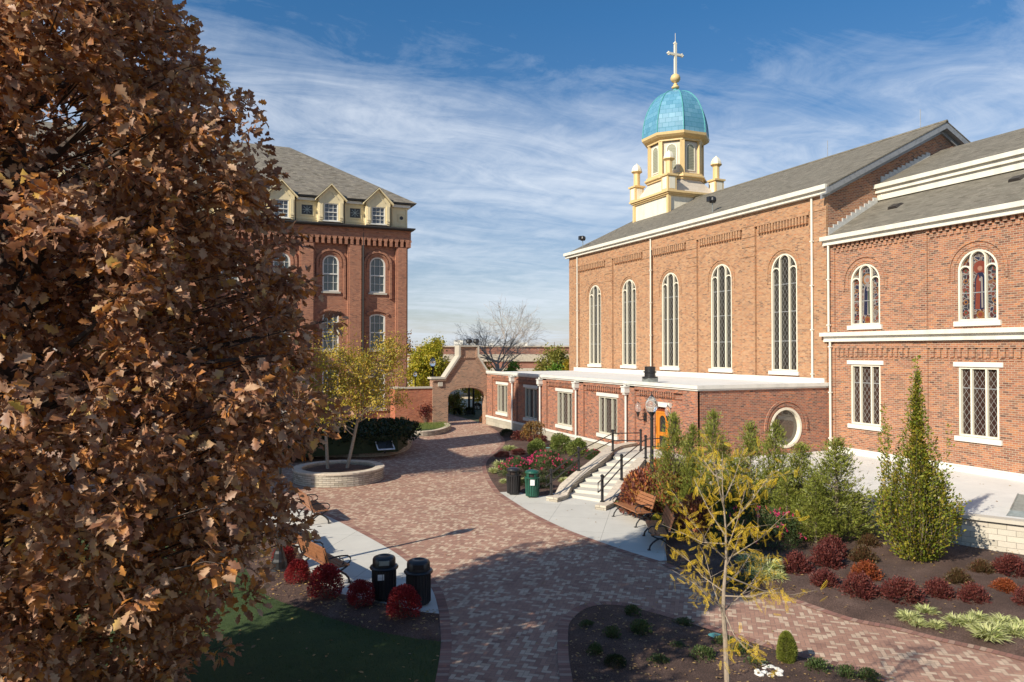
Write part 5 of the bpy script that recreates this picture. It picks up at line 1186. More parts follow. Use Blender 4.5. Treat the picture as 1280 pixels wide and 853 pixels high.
# small green shrubs along the annex wall
gs = shrub('leafy_shrub','x','shrub','green shrubs by the annex wall',.5,.85,2600,.075,'shrub_leaf','oval',31,clump=.2,shell=.4)
for i,(x,y,r,lab) in enumerate([(671,573,12,'small green shrub under the weeping tree'),(700.5,570,14,'round green shrub between two downspouts of the annex'),(722.5,574,13,'green shrub nearest the steps by the annex wall')]):
    o = gs if i == 0 else copy_tree(gs); o['label'] = lab; setpx(o,x,y,r,.5,1,i*2)
dk = shrub('purple_shrub','x','shrub','dark purple low shrubs',.5,.45,2200,.06,'barberry_leaf','oval',33,clump=.2,shell=.4)
for i,(x,y,r,lab) in enumerate([(628,574,9,'small dark purple shrub by the curved paver edge'),(648,571,9,'dark purple shrub behind the pink roses'),(655,553,14,'dark purple shrub mass in the shade by the annex wall'),(672,556,12,'second dark purple shrub, nearest the weeping tree trunk')]):
    o = dk if i == 0 else copy_tree(dk); o['label'] = lab; setpx(o,x,y,r,.5,1,i*2)
dgr = shrub('boxwood_bush','x','shrub','low green bushes',.5,.5,2400,.05,'dark_hedge_leaf','oval',35,clump=.1,shell=.5)
for i,(x,y,r,lab) in enumerate([(634,547,9,'dark green bush at the shaded start of the flower bed'),(645,550,8,'dark green bush second from the gateway'),(678,613,12,'dark green bush right behind the green bin'),(656,611,8,'little green bush between the two slatted bins'),(769,842,14,'round dark green bush in the shaded island bed')]):
    o = dgr if i == 0 else copy_tree(dgr); o['label'] = lab; setpx(o,x,y,r,.5,1.2 if i > 2 else 1,i*2)
# roses
def roses(lab, px, r, h, sq, nb, seed, sc=1):
    o = thing('rose_bush', lab, 'rose bush', (0,0,0), 0, 'pink flowering rose bushes'); P, D = blob(5200, 1.0, h*.62, seed, h*.35, .22, .45)
    rr = np.random.default_rng(seed); D = D+rr.normal(size=D.shape)*.6; leafmesh('foliage',P,D,.055*rr.uniform(.7,1.3,len(P))*sc,'oval','rose_leaf',o,seed)
    P, D = blob(nb, 1.03, h*.66, seed+3, h*.36, .22, .93); P = P[D[:,2]>-.1]; D = D[D[:,2]>-.1]
    PP = np.repeat(P,7,0)+rr.normal(size=(len(P)*7,3))*.018; DD = np.repeat(D,7,0)+rr.normal(size=(len(P)*7,3))*.8
    b = leafmesh('blossoms',PP,DD,.055*sc,'oval','rose_petal',o,seed+5,0)
    setpx(o,px[0],px[1],r,1.0,sq,seed); return o
roses('wide rose bush with pink blossoms left of centre in the flower bed',(647,600),24,.75,1.35,80,41)
roses('wide rose bush with pink blossoms behind the green bin',(681,601),25,.8,1.35,84,42)
roses('rose bush with pink blossoms beside the handrail',(708,597),19,.8,1.35,60,43)
roses('low rose bush with few blossoms behind the others',(683,583),20,.6,1.4,50,44)
roses('small rose bush with pink blossoms at the upper handrail post',(742,577),12,.8,1.4,40,45,1.4)
roses('large dark rose bush with pink blossoms in front of the junipers',(968,692),36,1.0,1.5,50,46)
roses('dark rose bush with pink blossoms behind the young yellow tree',(912,694),33,1.0,1.5,40,47)
# hydrangeas
hy = shrub('oakleaf_hydrangea','x','shrub','orange and purple hydrangeas',.9,1.5,3000,.15,'hydrangea_leaf','oval',51,clump=.22,shell=.45,upd=.8)
for i,(x,y,r,lab) in enumerate([(800,648,24,'orange and purple hydrangea behind the wooden bench'),(842,650,27,'orange and purple hydrangea right of the lamp post'),(866,676,22,'purple hydrangea between lamp post and young yellow tree'),(826,634,24,'hydrangea behind the lamp post, below the door')]):
    o = hy if i == 0 else copy_tree(hy); o['label'] = lab; setpx(o,x,y,r,.9,1.35,i*2)
gj = shrub('golden_juniper','x','shrub','low golden junipers',.5,.45,2600,.075,'golden_juniper_leaf','spray',55,clump=.25,shell=.35,dirup=1)
for i,(x,y,r,lab) in enumerate([(826,655,11,'low golden juniper at the lamp post foot'),(842,666,13,'low golden juniper behind the end of the bench'),(853,676,12,'low golden juniper farthest right behind the bench'),(775,634,7,'small golden juniper between the step wall and the bench'),(806,643,9,'low golden juniper behind the bench backrest')]):
    o = gj if i == 0 else copy_tree(gj); o['label'] = lab; setpx(o,x,y,r,.5,1,i*2)
# island bed plants
isp = shrub('leafy_perennial','x','plant','small plants in the island bed',.4,.4,700,.07,'rose_leaf','oval',61,clump=.3,shell=.2,dirup=.8)
for i,(x,y,r,lab) in enumerate([(855,787,15,'tallest small leafy plant in the island bed, near the paver edge'),(880,832,15,'small leafy plant left of the young tree trunk'),(925,826,13,'small leafy plant just right of the young tree trunk'),(765,805,13,'sparse dark plant at the left of the island bed'),(735,790,9,'tiny plant in the left tip of the island bed'),(1020,848,15,'leafy plant at the bottom right of the island bed'),(1058,856,14,'leafy plant cut by the bottom edge'),(825,838,12,'sparse brown plant in the middle of the island bed'),(920,740,16,'leafy plant behind the young tree at the paver edge'),(800,800,15,'sparse plant in the centre of the island bed'),(848,818,16,'bushy plant under the left side of the young tree'),(905,815,13,'plant next to the teal valve cover'),(790,775,11,'small plant at the upper edge of the island bed'),(745,825,12,'small plant at the lower left of the island bed'),(945,840,12,'plant left of the white rock pile'),(1085,858,13,'plant at the far right tip of the island bed')]):
    o = isp if i == 0 else copy_tree(isp); o['label'] = lab; setpx(o,x,y,r*(.8+.5*((i*37)%10)/10),.4,.7+.08*((i*53)%10),i*2)
def egg(n, r, h, seed):
    rr = np.random.default_rng(seed); t = rr.uniform(0,1,n); a = rr.uniform(0,6.283,n); R = r*np.sin(np.pi*np.clip(t*.86+.14,0,1))**.55*(.82+.2*rr.uniform(0,1,n))*(1+.08*np.sin(a*3+t*7))
    P = np.stack([R*np.cos(a),R*np.sin(a),t*h],1); D = np.stack([np.cos(a),np.sin(a),.9+0*a],1); return P, D+rr.normal(size=D.shape)*.4
o = thing('clipped_evergreen','small egg-shaped clipped evergreen beside white rocks','shrub',(0,0,0)); P, D = egg(9000,.16,.60,3); P2, D2 = egg(3000,.12,.56,4); leafmesh('foliage',np.vstack([P,P2]),np.vstack([D,D2]),.04,'spray','juniper_leaf',o,3)
m = MB(); m.tube([(0,0,-.03),(0,0,.5)],.02,5); m.build('stem','bark',o); p = at(986,836); put(o,(p.x,p.y+.05,.03))
# lilyturf
def tuft(lab, o=None): return o
lt = thing('lilyturf_clump','x','ornamental grass',(0,0,0),0,'striped lilyturf clumps')
rr = np.random.default_rng(8); n = 300; a = rr.uniform(0,6.283,n); ro = rr.uniform(0,.06,n); P = np.stack([ro*np.cos(a),ro*np.sin(a),np.full(n,0.0)],1); D = np.stack([np.cos(a),np.sin(a),rr.uniform(.1,1.3,n)],1)
b = leafmesh('blades',P,D,rr.uniform(.30,.50,n),'blade','lilyturf_leaf',lt,8,1.5)
lts = [(1137,783,17,'lilyturf clump at the left end of the front row'),(1158,776,13,'lilyturf clump second from the left, by the white rocks'),(1171,792,11,'small lilyturf clump below the white rocks'),(1213,792,15,'lilyturf clump right of the white rocks'),(1236,808,19,'lilyturf clump closest to the paver edge'),(1253,792,16,'lilyturf clump behind the one closest to the pavers'),(1268,805,17,'lilyturf clump second from the right edge'),(1281,800,17,'lilyturf clump cut by the right edge'),(1196,789,14,'lilyturf clump touching the right side of the rocks'),(1247,800,16,'lilyturf clump in the middle of the right group'),(1148,788,12,'lilyturf clump in front of the left pair'),(950,733,17,'lilyturf clump nearest the pavers by the yellow tree'),(1224,784,13,'lilyturf clump highest in the right group'),
 (960,726,21,'tall lilyturf clump left of the red barberries'),(940,716,17,'lilyturf clump behind the young yellow tree'),(970,734,14,'small lilyturf clump near the first barberry'),
 (626,590,11,'yellowish grass clump at the left edge of the rose bed'),(637,596,9,'yellowish grass clump in front of the roses'),(630,607,6,'pale grass tuft left of the black slatted bin'),(654,607,7,'pale grass tuft between the slatted bins'),(637,566,10,'pale grass clump next to the dark purple shrubs'),(706,606,7,'pale grass tuft by the handrail foot'),(617,594,7,'pale grass tuft at the paver curve')]
for i,(x,y,r,lab) in enumerate(lts):
    o = lt if i == 0 else copy_tree(lt); o['label'] = lab; setpx(o,x,y,r*(1.0+.3*((i*37)%10)/10),.36,.72+.03*((i*53)%10),i*1.7)
# rocks
for lab,(cx_,cy_),n,sx,sy in (('pile of small white rocks in front of the barberries',(1183,774),17,17,6),('pile of small white rocks beside the clipped evergreen',(962,843),20,16,9)):
    c0 = at(cx_,cy_); rk = thing('rock_pile',lab,'rocks',(c0.x,c0.y,0),0,'piles of white rocks'); q = random.Random(n)
    for k in range(n):
        p = at(cx_+q.uniform(-1,1)*sx, cy_+q.uniform(-1,1)*sy); r = q.uniform(.04,.09); m = MB(); prof = [(0,-.6),(.7,-.5),(1,-.05),(.75,.45),(.3,.7),(0,.74)]
        m.lathe((p.x,p.y,.09),[(a*r,b*r*.8) for a,b in prof],7,rot=q.uniform(0,3)); m.v = [(x+q.uniform(-.15,.15)*r,y+q.uniform(-.15,.15)*r,z+q.uniform(-.1,.1)*r) for x,y,z in m.v]; m.build('rock','white_rock',rk)
for lab, px in (('oval teal valve cover in the island bed',(894,801)),('teal valve cover behind the rose bed',(685,562))):
    p = at(*px); m = MB(); m.lathe((p.x,p.y,.07),[(0,-.06),(.15,-.06),(.15,.02),(.13,.035),(0,.04)],20); tag(m.build('valve_cover','teal_plastic',loc=(p.x,p.y,.07)),lab,'valve cover','teal valve covers')

# junipers
def juniper(o, seed, H=3.3, R=1.0, n=5200):
    rr = np.random.default_rng(seed); m = MB(); q = random.Random(seed); m.tube([(0,0,-.05),(.03,0,H*.5),(0,0,H*.97)],[.06,.035,.008],6)
    P = []; D = []
    nb = 95
    for k in range(nb):
        t = (k+.5)/nb; z = .05+H*.97*t**1.0; ln = R*(1-t)**.72*q.uniform(.65,1.15)+.06; a = q.uniform(0,6.28); up = .55+.5*t
        d = Vector((math.cos(a),math.sin(a),up)).normalized(); b = Vector((0,0,z)); e = b+d*ln*1.1
        m.tube([b,e],[.010,.003],3,cap=False); c = int(n/nb*(.35+1.35*(1-t)))
        tt = rr.uniform(.15,1.05,c)**.8; base = np.array(b)[None]+np.array(d)[None]*ln*1.1*tt[:,None]; base += rr.normal(size=(c,3))*np.array([.10,.10,.10])*(.5+ln)[None] if False else rr.normal(size=(c,3))*(.05+.09*ln)
        P.append(base); D.append(np.array(d)[None]+rr.normal(size=(c,3))*.45+np.array([0,0,.35]))
    P = np.concatenate(P); D = np.concatenate(D); ok = P[:,2] > .02; leafmesh('foliage',P[ok],D[ok],.13*rr.uniform(.7,1.3,ok.sum()),'spray','juniper_leaf',o,seed); m.build('branches','bark',o)
js = []
for k in range(3):
    o = thing('juniper_tree','x','juniper',(0,0,0),0,'junipers along the terrace'); juniper(o,70+k,3.3,1.0); js.append(o)
jl = [((842,650),522,'slim juniper right in front of the orange door'),((866,655),536,'juniper second from the left, right of the door'),((893,660),520,'juniper third from the left, before the annex corner'),((938,662),533,'juniper left of the round window'),((969,668),533,'juniper directly in front of the round window'),((1003,672),560,'bushy juniper right of the round window'),((1045,684),554,'large bushy juniper at the right end of the row'),((1020,686),600,'low bushy juniper in the front of the row'),((985,676),590,'low juniper behind the rose bush'),((1072,676),618,'small juniper left of the columnar hornbeam'),((915,664),575,'short juniper between two taller ones')]
for i,(b,ty,lab) in enumerate(jl):
    o = js[i] if i < 3 else copy_tree(js[i % 3]); o['label'] = lab; p = at(*b); D_ = depth(p); Hh = (b[1]-ty)*D_/FPX
    wd = .85 if i < 5 else 1.35; put(o,(p.x,p.y,.05),i*1.9,(Hh/3.3*wd,Hh/3.3*wd,Hh/3.3))
# columnar hornbeam
hb_ = thing('columnar_hornbeam','tall columnar green tree with pointed top before the white terrace','tree',(0,0,0)); q = random.Random(9); rr = np.random.default_rng(9); m = MB(); P = []; D = []
H = 5.5
prz = lambda z: np.interp(z,[0,.35,.9,1.6,2.3,3.0,3.6,4.4,5.5],[.12,.50,.92,1.10,1.0,.60,.36,.20,.06])
for k in range(210):
    a = q.uniform(0,6.28); f = q.random()**.62; h = (1.75+3.7*(1-f)**1.9)*q.uniform(.85,1.04) if k > 14 else H*q.uniform(.80,1.0); f = f if k > 14 else q.uniform(0,.8)
    if k % 15 == 8: h = q.uniform(2.6,4.2)
    pts = []; c, s = math.cos(a), math.sin(a)
    for t in (0,.12,.28,.5,.75,1): rad = f*float(prz(.05+h*t)) *(1+.12*math.sin(t*5+k)) if k % 15 != 8 else (.55+.4*f)*min(1,t*3); pts.append(Vector((rad*c+.02*q.gauss(0,1),rad*s+.02*q.gauss(0,1),.06+h*t)))
    m.tube(pts,[.010,.009,.008,.006,.004,.002],3,cap=False)
    n = int(230*h/H); tt = rr.uniform(.03,1,n); idx = np.interp(tt,[0,.12,.28,.5,.75,1],range(6)); A = np.array([list(p) for p in pts]); i0 = np.minimum(idx.astype(int),4); fr_ = (idx-i0)[:,None]; B = A[i0]*(1-fr_)+A[i0+1]*fr_
    sc = (.06*(1-tt)+.02)[:,None]*1.3; B = B+rr.normal(size=(n,3))*sc; P.append(B); dd = np.stack([np.full(n,c),np.full(n,s),np.full(n,.9)],1)+rr.normal(size=(n,3))*.6; D.append(dd)
P = np.concatenate(P); D = np.concatenate(D); ok = P[:,2] > .12; leafmesh('foliage',P[ok],D[ok],.075*rr.uniform(.7,1.3,ok.sum()),'oval','hornbeam_leaf',hb_,9); m.build('stems','bark',hb_)
p = at(1147,706); put(hb_,(p.x,p.y,.03)); print('hornbeam leaves', ok.sum())
# weeping tree
wt = thing('weeping_tree','small weeping tree with rusty drooping crown by the annex wall','tree',(0,0,0)); m = MB(); m.tube([(0,0,-.05),(.02,0,.5),(-.02,.02,1.15)],[.045,.035,.03],6); q = random.Random(4); P = []; D = []
for k in range(70):
    a = q.uniform(0,6.28); R0 = q.uniform(.25,.62); z1 = 1.2+q.uniform(0,.18); dn = q.uniform(.35,.8)
    pts = [Vector((0,0,1.1)),Vector((R0*.5*math.cos(a),R0*.5*math.sin(a),z1+.05)),Vector((R0*math.cos(a),R0*math.sin(a),z1-.15)),Vector((R0*1.08*math.cos(a),R0*1.08*math.sin(a),z1-dn))]
    m.tube(pts,[.01,.008,.005,.003],3,cap=False)
    for j in range(42):
        t = q.uniform(.15,1)*3; i0 = min(2,int(t)); P.append(pts[i0].lerp(pts[i0+1],t-i0)+Vector((q.gauss(0,.03),q.gauss(0,.03),q.gauss(0,.03)))); D.append((q.gauss(0,.5),q.gauss(0,.5),-.9))
leafmesh('foliage',P,D,.07,'oval','weeping_leaf',wt,4); m.build('trunk','bark',wt); p = at(667,562); put(wt,(p.x,p.y,.05),0,1.12)
# hedge behind the stone planter
hg = thing('clipped_hedge','large dark clipped hedge in the stone planter below the hall','hedge',(8,42,.3)); rr = np.random.default_rng(12)
pts = []
for k in range(26000):
    x = rr.uniform(-3,11.6); y = rr.uniform(37.6,44.5)
    if y < 36.6+max(0,(x-9.5))*1.9 or (x > 10.8 and y > 44): continue
    z = .35+1.15*(rr.uniform(0,1)**.35)+.10*math.sin(x*1.7)*math.sin(y*1.3); pts.append((x,y,z))
P = np.array(pts); e = (P[:,2] > 1.2)|(P[:,1] < 38.8)|(P[:,0] > 10.2); P = P[e]; D = rr.normal(size=P.shape); D[:,2] += .8; leafmesh('foliage',P,D,.16*rr.uniform(.7,1.3,len(P)),'oval','dark_hedge_leaf',hg,12)
m = MB(); m.prism([(-3,38.0),(9.6,38.0),(10.8,40.5),(11.0,44),(-3,44)],.3,1.15); m.build('hedge_core','dark_hedge_leaf',hg)
# climber on the garden wall
p = onY(531,513,52.4); P = np.random.default_rng(3).normal(size=(260,3))*np.array([.30,.03,.27])+np.array([p.x,52.34,p.z]); cl = thing('red_climber','small red-leaved shrub against the orange garden wall','shrub',(p.x,52.3,.2)); D = np.random.default_rng(4).normal(size=(260,3))+np.array([0,-1,0]); leafmesh('foliage',P,D,.11,'oval','red_climber_leaf',cl,3)
m = MB()
for k in range(5): m.tube([(p.x-.05+.03*k,52.36,.25),(p.x-.3+.15*k,52.36,p.z+.2)],.012,4)
m.build('stems','bark',cl)

# ================================================================== TREES
# twin-stemmed yellow tree in the round planter
tw_ = thing('twin_stem_tree','airy yellow-green tree with two pale stems in the round planter','tree',(*plc,.4)); q = random.Random(22); m = MB(); tips = []
# (meshes are laid out round the planter itself)
b1, b2 = Vector((5.05,32.4,.4)), Vector((5.85,32.3,.4))
t1 = [b1,b1+Vector((-.05,0,1.1)),b1+Vector((-.1,.1,2.2)),b1+Vector((-.25,.1,3.3))]; t2 = [b2,b2+Vector((.25,0,1.1)),b2+Vector((.5,.0,2.3)),b2+Vector((.5,.1,3.6)),b2+Vector((.55,.1,4.6))]
m.tube(t1,[.08,.068,.055,.04],8); m.tube(t2,[.08,.07,.06,.045,.025],8); tips = []
for T, n0 in ((t1,11),(t2,19)):
    for k in range(n0):
        t = q.uniform(.30,1)*(len(T)-1); i0 = min(len(T)-2,int(t)); pp = T[i0].lerp(T[i0+1],t-i0); a = q.uniform(0,6.28); grow(m,pp,(math.cos(a),math.sin(a),.45),q.uniform(.9,1.35),.03,2,tips,q,.55,.12,(3,4),3,.004)
m.build('branches','pale_bark',tw_); rr = np.random.default_rng(22); P = np.array([list(a) for a,b in tips]); c_ = np.array([5.6,32.4,3.4])
print('twin tips', len(tips)); k = max(8,int(16000/len(tips))); P = np.repeat(P,k,0)+rr.normal(size=(len(tips)*k,3))*np.array([.26,.26,.15]); D = rr.normal(size=P.shape); D[:,2] -= .5; leafmesh('foliage',P,D,.095*rr.uniform(.7,1.3,len(P)),'oval','birch_leaf',tw_,22)

# young honey locust in the island bed
hl = thing('young_locust_tree','young thin tree with sparse bright yellow leaves in the island bed','tree',(0,0,0)); q = random.Random(31); m = MB()
BX, BY = None, None
dirx = at(907,853); dn = Vector((dirx.x,dirx.y,0)).normalized(); base = dn*9.35; Dl = depth(base)
def hlp(x,y,dd=0): return atD(x,y,Dl+dd)
top = [Vector((base.x,base.y,0.0)),hlp(909,853),hlp(907,800),hlp(904,765),hlp(905,735),hlp(908,700),hlp(907,660),hlp(903,610),hlp(903,565)]
m.tube(top,[.042,.036,.032,.027,.022,.017,.012,.007,.003],8); tips = []
ends = [((905,762),(868,722),-.3),((904,765),(960,700),.5),((905,745),(975,735),-.5),((905,740),(852,690),.2),((907,720),(1000,745),.3),((908,700),(858,640),-.4),((908,700),(985,640),.4),((908,690),(935,600),-.3),((907,670),(868,600),.4),((907,660),(965,590),.5),((906,640),(890,560),-.2),((905,765),(930,810),-.3),((904,770),(880,690),.6),((907,710),(930,650),-.6),((905,625),(930,560),.2),((907,730),(940,690),.6),((905,600),(880,575),.3),((907,680),(850,665),.5)]
for a, b, dd in ends:
    A, B = hlp(*a), hlp(*b,dd); mid = A.lerp(B,.5)+Vector((0,0,-.06)); m.tube([A,mid,B],[.010,.006,.003],5,cap=False)
    for k in range(8):
        t = q.uniform(.25,1); s0 = A.lerp(mid,t*2) if t < .5 else mid.lerp(B,t*2-1); d = (B-A).normalized()+Vector((q.gauss(0,.6),q.gauss(0,.6),q.gauss(0,.5))); e = s0+d.normalized()*q.uniform(.12,.42); m.tube([s0,e],[.003,.0015],3,cap=False); tips.append((e,d)); tips.append((s0.lerp(e,.5),d))
    tips.append((B,B-A))
m.build('trunk','locust_bark',hl); rr = np.random.default_rng(31); P = np.array([list(a) for a,b in tips]); k = 3; P = np.repeat(P,k,0)+rr.normal(size=(len(tips)*k,3))*.05; D = rr.normal(size=P.shape)*.8; D[:,2] -= .55
leafmesh('foliage',P,D,.125*rr.uniform(.6,1.2,len(P)),'pinnate','locust_leaf',hl,31,.2)

# the big oak
OC = Vector((-2.35,11.15,0)); oak = thing('oak_tree','huge oak with dense brown and golden autumn leaves filling the left side','tree',(OC.x,OC.y,0)); q = random.Random(77); rr = np.random.default_rng(77)
def orad(z): return np.interp(z,[.5,1.4,2.4,4.0,5.2,6.5,8.2,9.2,10.3,11.6,12.8],[1.85,2.15,2.50,3.75,3.65,3.25,2.85,2.45,2.05,1.7,.6])
m = MB(); m.tube([(OC.x,OC.y,0),(OC.x+.05,OC.y,1.5),(OC.x-.05,OC.y+.1,4),(OC.x+.1,OC.y,7),(OC.x,OC.y,10.2),(OC.x+.1,OC.y,12.2)],[.38,.30,.25,.19,.10,.03],10)
# crown clusters: directions over the crown surface, thinned where the noise says gap
n = 6200; z = rr.uniform(.7,12.7,n*2); a = rr.uniform(-math.pi,math.pi,n*2)
w_ = orad(z)/4.3; kp = rr.uniform(0,1,n*2) < w_; z, a = z[kp][:n], a[kp][:n]
lump = 1+.10*np.sin(a*3+z*1.1)+.12*np.sin(a*5-z*1.9+1)+.09*np.sin(a*9+z*2.7)+.08*np.sin(z*4.3+a*2)
fr_ = 1-.50*rr.uniform(0,1,len(z))**1.35; R = orad(z)*lump*fr_*np.where(rr.uniform(0,1,len(z)) < .04, 1.13, 1.0)
C_ = np.stack([OC.x+R*np.cos(a),OC.y+R*np.sin(a),z+rr.normal(size=len(z))*.15],1)
gap = np.sin(C_[:,0]*1.9+1.2)*np.sin(C_[:,1]*1.7+.5)*np.sin(C_[:,2]*1.5+2.0); hi = np.clip((C_[:,2]-8.4)/2.2,0,1)
keep = (gap < .38-.34*hi); C_ = C_[keep]; a = a[keep]
print('oak clusters', len(C_))
for k in range(46):
    i = rr.integers(len(C_)); e = Vector(C_[i]); z0 = max(1.2,e.z-q.uniform(.8,2.6)); s0 = Vector((OC.x,OC.y,min(z0,11.5))); md = s0.lerp(e,.5)+Vector((q.gauss(0,.2),q.gauss(0,.2),.25)); m.tube([s0,s0.lerp(md,.5)+Vector((0,0,.1)),md,md.lerp(e,.55),e],[.085,.065,.045,.028,.01],6,cap=False)
for i in range(0,len(C_),2):
    e = Vector(C_[i]); s0 = Vector((OC.x,OC.y,e.z-.5)); d = (s0-e).normalized(); m.tube([e+d*q.uniform(.5,.95)+Vector((0,0,-.12)),e+d*.2,e-d*.1],[.012,.007,.003],3,cap=False)
m.build('trunk','oak_bark',oak)
kk = 26; P = np.repeat(C_,kk,0); od = np.stack([np.cos(a),np.sin(a),np.full(len(a),.05)],1); od = np.repeat(od,kk,0); D = od*.55+rr.normal(size=P.shape)*.75; D[:,2] -= .12; D /= np.linalg.norm(D,axis=1,keepdims=True)
P = P+D*rr.uniform(.02,.16,len(P))[:,None]+rr.normal(size=P.shape)*.05
leafmesh('foliage',P,D,rr.uniform(.075,.165,len(P)),'oakleaf','oak_leaf',oak,77,.55); print('oak leaves',len(P))

# trees beyond the gateway
def far_tree(name, lab, px, D_, wpx, tpx, mat, seed, n=2600, leaf=.3, sq=.55, cone=False, trunk=.3):
    b = atD(px,500,D_); H = max(2,atD(px,tpx,D_).z); R = wpx/2*D_/FPX; o = thing(name,lab,'tree',(b.x,b.y,0),0,'trees beyond the gateway'); q = random.Random(seed); rr = np.random.default_rng(seed); m = MB(); tips = []
    m.tube([(b.x,b.y,0),(b.x,b.y,H*.5),(b.x,b.y,H*.9)],[R*.09,R*.05,.03],6)
    if cone: P, D = egg(n,R,H,seed); P = P+np.array([b.x,b.y,0])
    else:
        k_ = 34; cs = []
        for k in range(k_):
            a = q.uniform(0,6.28); el = q.uniform(-.5,1.4); rr_ = q.uniform(.45,.86); c = Vector((b.x+R*rr_*math.cos(a)*math.cos(el),b.y+R*rr_*math.sin(a)*math.cos(el),H*(1-sq)+H*sq*.86*math.sin(el)*rr_)); cs.append(c); m.tube([(b.x,b.y,H*.3),c],[R*.03,.02],4,cap=False)
        A = np.array([list(c) for c in cs]); P = A[rr.integers(0,k_,n)]+rr.normal(size=(n,3))*R*.155; D = rr.normal(size=(n,3)); D[:,2] += .3
    m.build('trunk','bark',o); leafmesh('crown',P,D,leaf*rr.uniform(.7,1.3,len(P)),'oval',mat,o,seed); return o
far_tree('maple_tree','yellow-green tree behind the garden wall, left of the gateway',541,88,58,415,'far_green_leaf',81,9500,.26,.60)
far_tree('maple_tree','second yellow-green tree behind the garden wall, nearest the hall',524,86,36,436,'far_green_leaf',82,4200,.26,.6)
far_tree('oak_tree','rust-brown tree peeping out from behind the hall corner',500,92,42,402,'far_oak_leaf',83,2400,.28,.5)
far_tree('golden_tree','round golden tree at the far corner of the chapel',722,82,46,424,'far_yellow_leaf',84,6500,.24,.75)
far_tree('green_tree','loose green tree behind the annex roof near the chapel',693,92,56,420,'far_mixed_leaf',85,6000,.28,.7)
far_tree('young_green_tree','bright green young tree in front of the bare tree',640,66,26,436,'far_conifer_leaf',86,2600,.22,.7)
far_tree('young_green_tree','bright green young tree between bare tree and golden tree',697,80,32,446,'far_conifer_leaf',87,2600,.24,.7)
far_tree('green_tree','small orange-green tree at the foot of the bare tree',607,72,34,446,'far_yellow_leaf',88,1800,.22,.7)
far_tree('evergreen_tree','dark green tree seen through the left of the archway',568,64,26,487,'far_mixed_leaf',89,1500,.18,.7)
far_tree('golden_tree','yellow-green trees seen through the top of the archway',592,92,50,478,'far_green_leaf',90,2400,.22,.6)
ot = far_tree('campus_tree','thin tree beyond the left edge of the photo',-700,34,260,200,'far_mixed_leaf',91,900,.25,.55) if 0 else None
# bare tree
bt = thing('bare_tree','large leafless grey tree behind the gateway','tree',(0,0,0)); q = random.Random(14); b = atD(623,476,78); b.z = 0; bt.location = b; ORG[bt.name] = tuple(b); m = MB(); tips = []
s0 = Vector((b.x,b.y,0)); f1 = s0+Vector((-.1,0,4.2)); m.tube([s0,s0.lerp(f1,.5)+Vector((.1,0,0)),f1],[.30,.25,.20],8)
for k in range(9):
    a = k*6.283/9+q.uniform(-.3,.3); tl = q.uniform(.8,2.3) if k else .1; grow(m,f1+Vector((0,0,q.uniform(-1.0,.3))),(math.cos(a)*tl,math.sin(a)*tl,1),q.uniform(2.0,2.9),.095,5,tips,q,.55,.02,(3,3),3,.008,.62,5,.12)
m.build('branches','grey_twig',bt); print('bare tips',len(tips))

# ================================================================== FAR BUILDINGS
fbld = thing('brick_arena','long low brick building with concrete bands far behind the gateway','building',(40,118,0))
a0, a1 = atD(520,470,112), atD(800,470,112); uu = Vector((RT[0],RT[1],0)); nn = -Vector((F_[0],F_[1],0)).normalized(); W = (Vector((a1.x,a1.y,0))-Vector((a0.x,a0.y,0))).length; O0 = Vector((a0.x,a0.y,0))
zt = lambda y: atD(640,y,112).z
m = MB(); m.plate(O0,uu,nn,rect(0,W,0,zt(434)),-14,0); m.build('wall','far_brick',fbld)
m = MB(); m.plate(O0,uu,nn,rect(-.2,W+.2,zt(452),zt(443)),0,.35); m.plate(O0,uu,nn,rect(-.2,W+.2,zt(464),zt(460.5)),0,.25); m.plate(O0,uu,nn,rect(-.2,W+.2,zt(434),zt(432.3)),-14.2,.3); m.build('concrete_band','far_concrete',fbld)
for px_ in (622,690):
    m = MB(); p = (atD(px_,470,112)-a0).dot(uu); m.plate(O0,uu,nn,rect(p-.8,p+.8,0,zt(434)),0,.2); m.build('pier','far_brick',fbld)
m = MB()
for x0,x1,y in ((564,576,425),(586,594,429),(609,616,429),(648,660,428)): u0 = (atD(x0,470,112)-a0).dot(uu); u1 = (atD(x1,470,112)-a0).dot(uu); m.plate(O0,uu,nn,rect(u0,u1,zt(433),zt(y)),-8,-5)
m.build('rooftop_unit','white_paint',fbld)
pb = thing('pink_brick_building','pale pink brick building with white windows between hall and yellow-green tree','building',(20,95,0)); a0 = atD(490,470,90); O0 = Vector((a0.x,a0.y,0)); zt = lambda y: atD(640,y,90).z
L9 = (atD(532,470,90)-a0).dot(uu); m = MB(); m.plate(O0,uu,nn,rect(0,L9,0,zt(443.5)),-9,0); m.build('wall','pink_brick_far',pb)
m = MB(); m.plate(O0,uu,nn,rect(-.1,L9+.2,zt(451),zt(447)),0,.3); m.plate(O0,uu,nn,rect(-.1,L9+.2,zt(443.5),zt(442.8)),-9.1,.3); m.build('cornice','white_paint',pb)
for px_ in (507,511.5,516,520.5):
    for y0,y1 in ((465,452.5),(482,473)):
        c0 = (atD(px_,470,90)-a0).dot(uu); m = MB(); m.bar(O0,uu,nn,rect(c0-.14,c0+.14,zt(y0),zt(y1)),.10,0,.06,closed=True); wn = m.build('window','white_paint',pb); m = MB(); m.plate(O0,uu,nn,rect(c0-.1,c0+.1,zt(y0),zt(y1)),.0,.02); m.build('pane','plain_glass',wn)
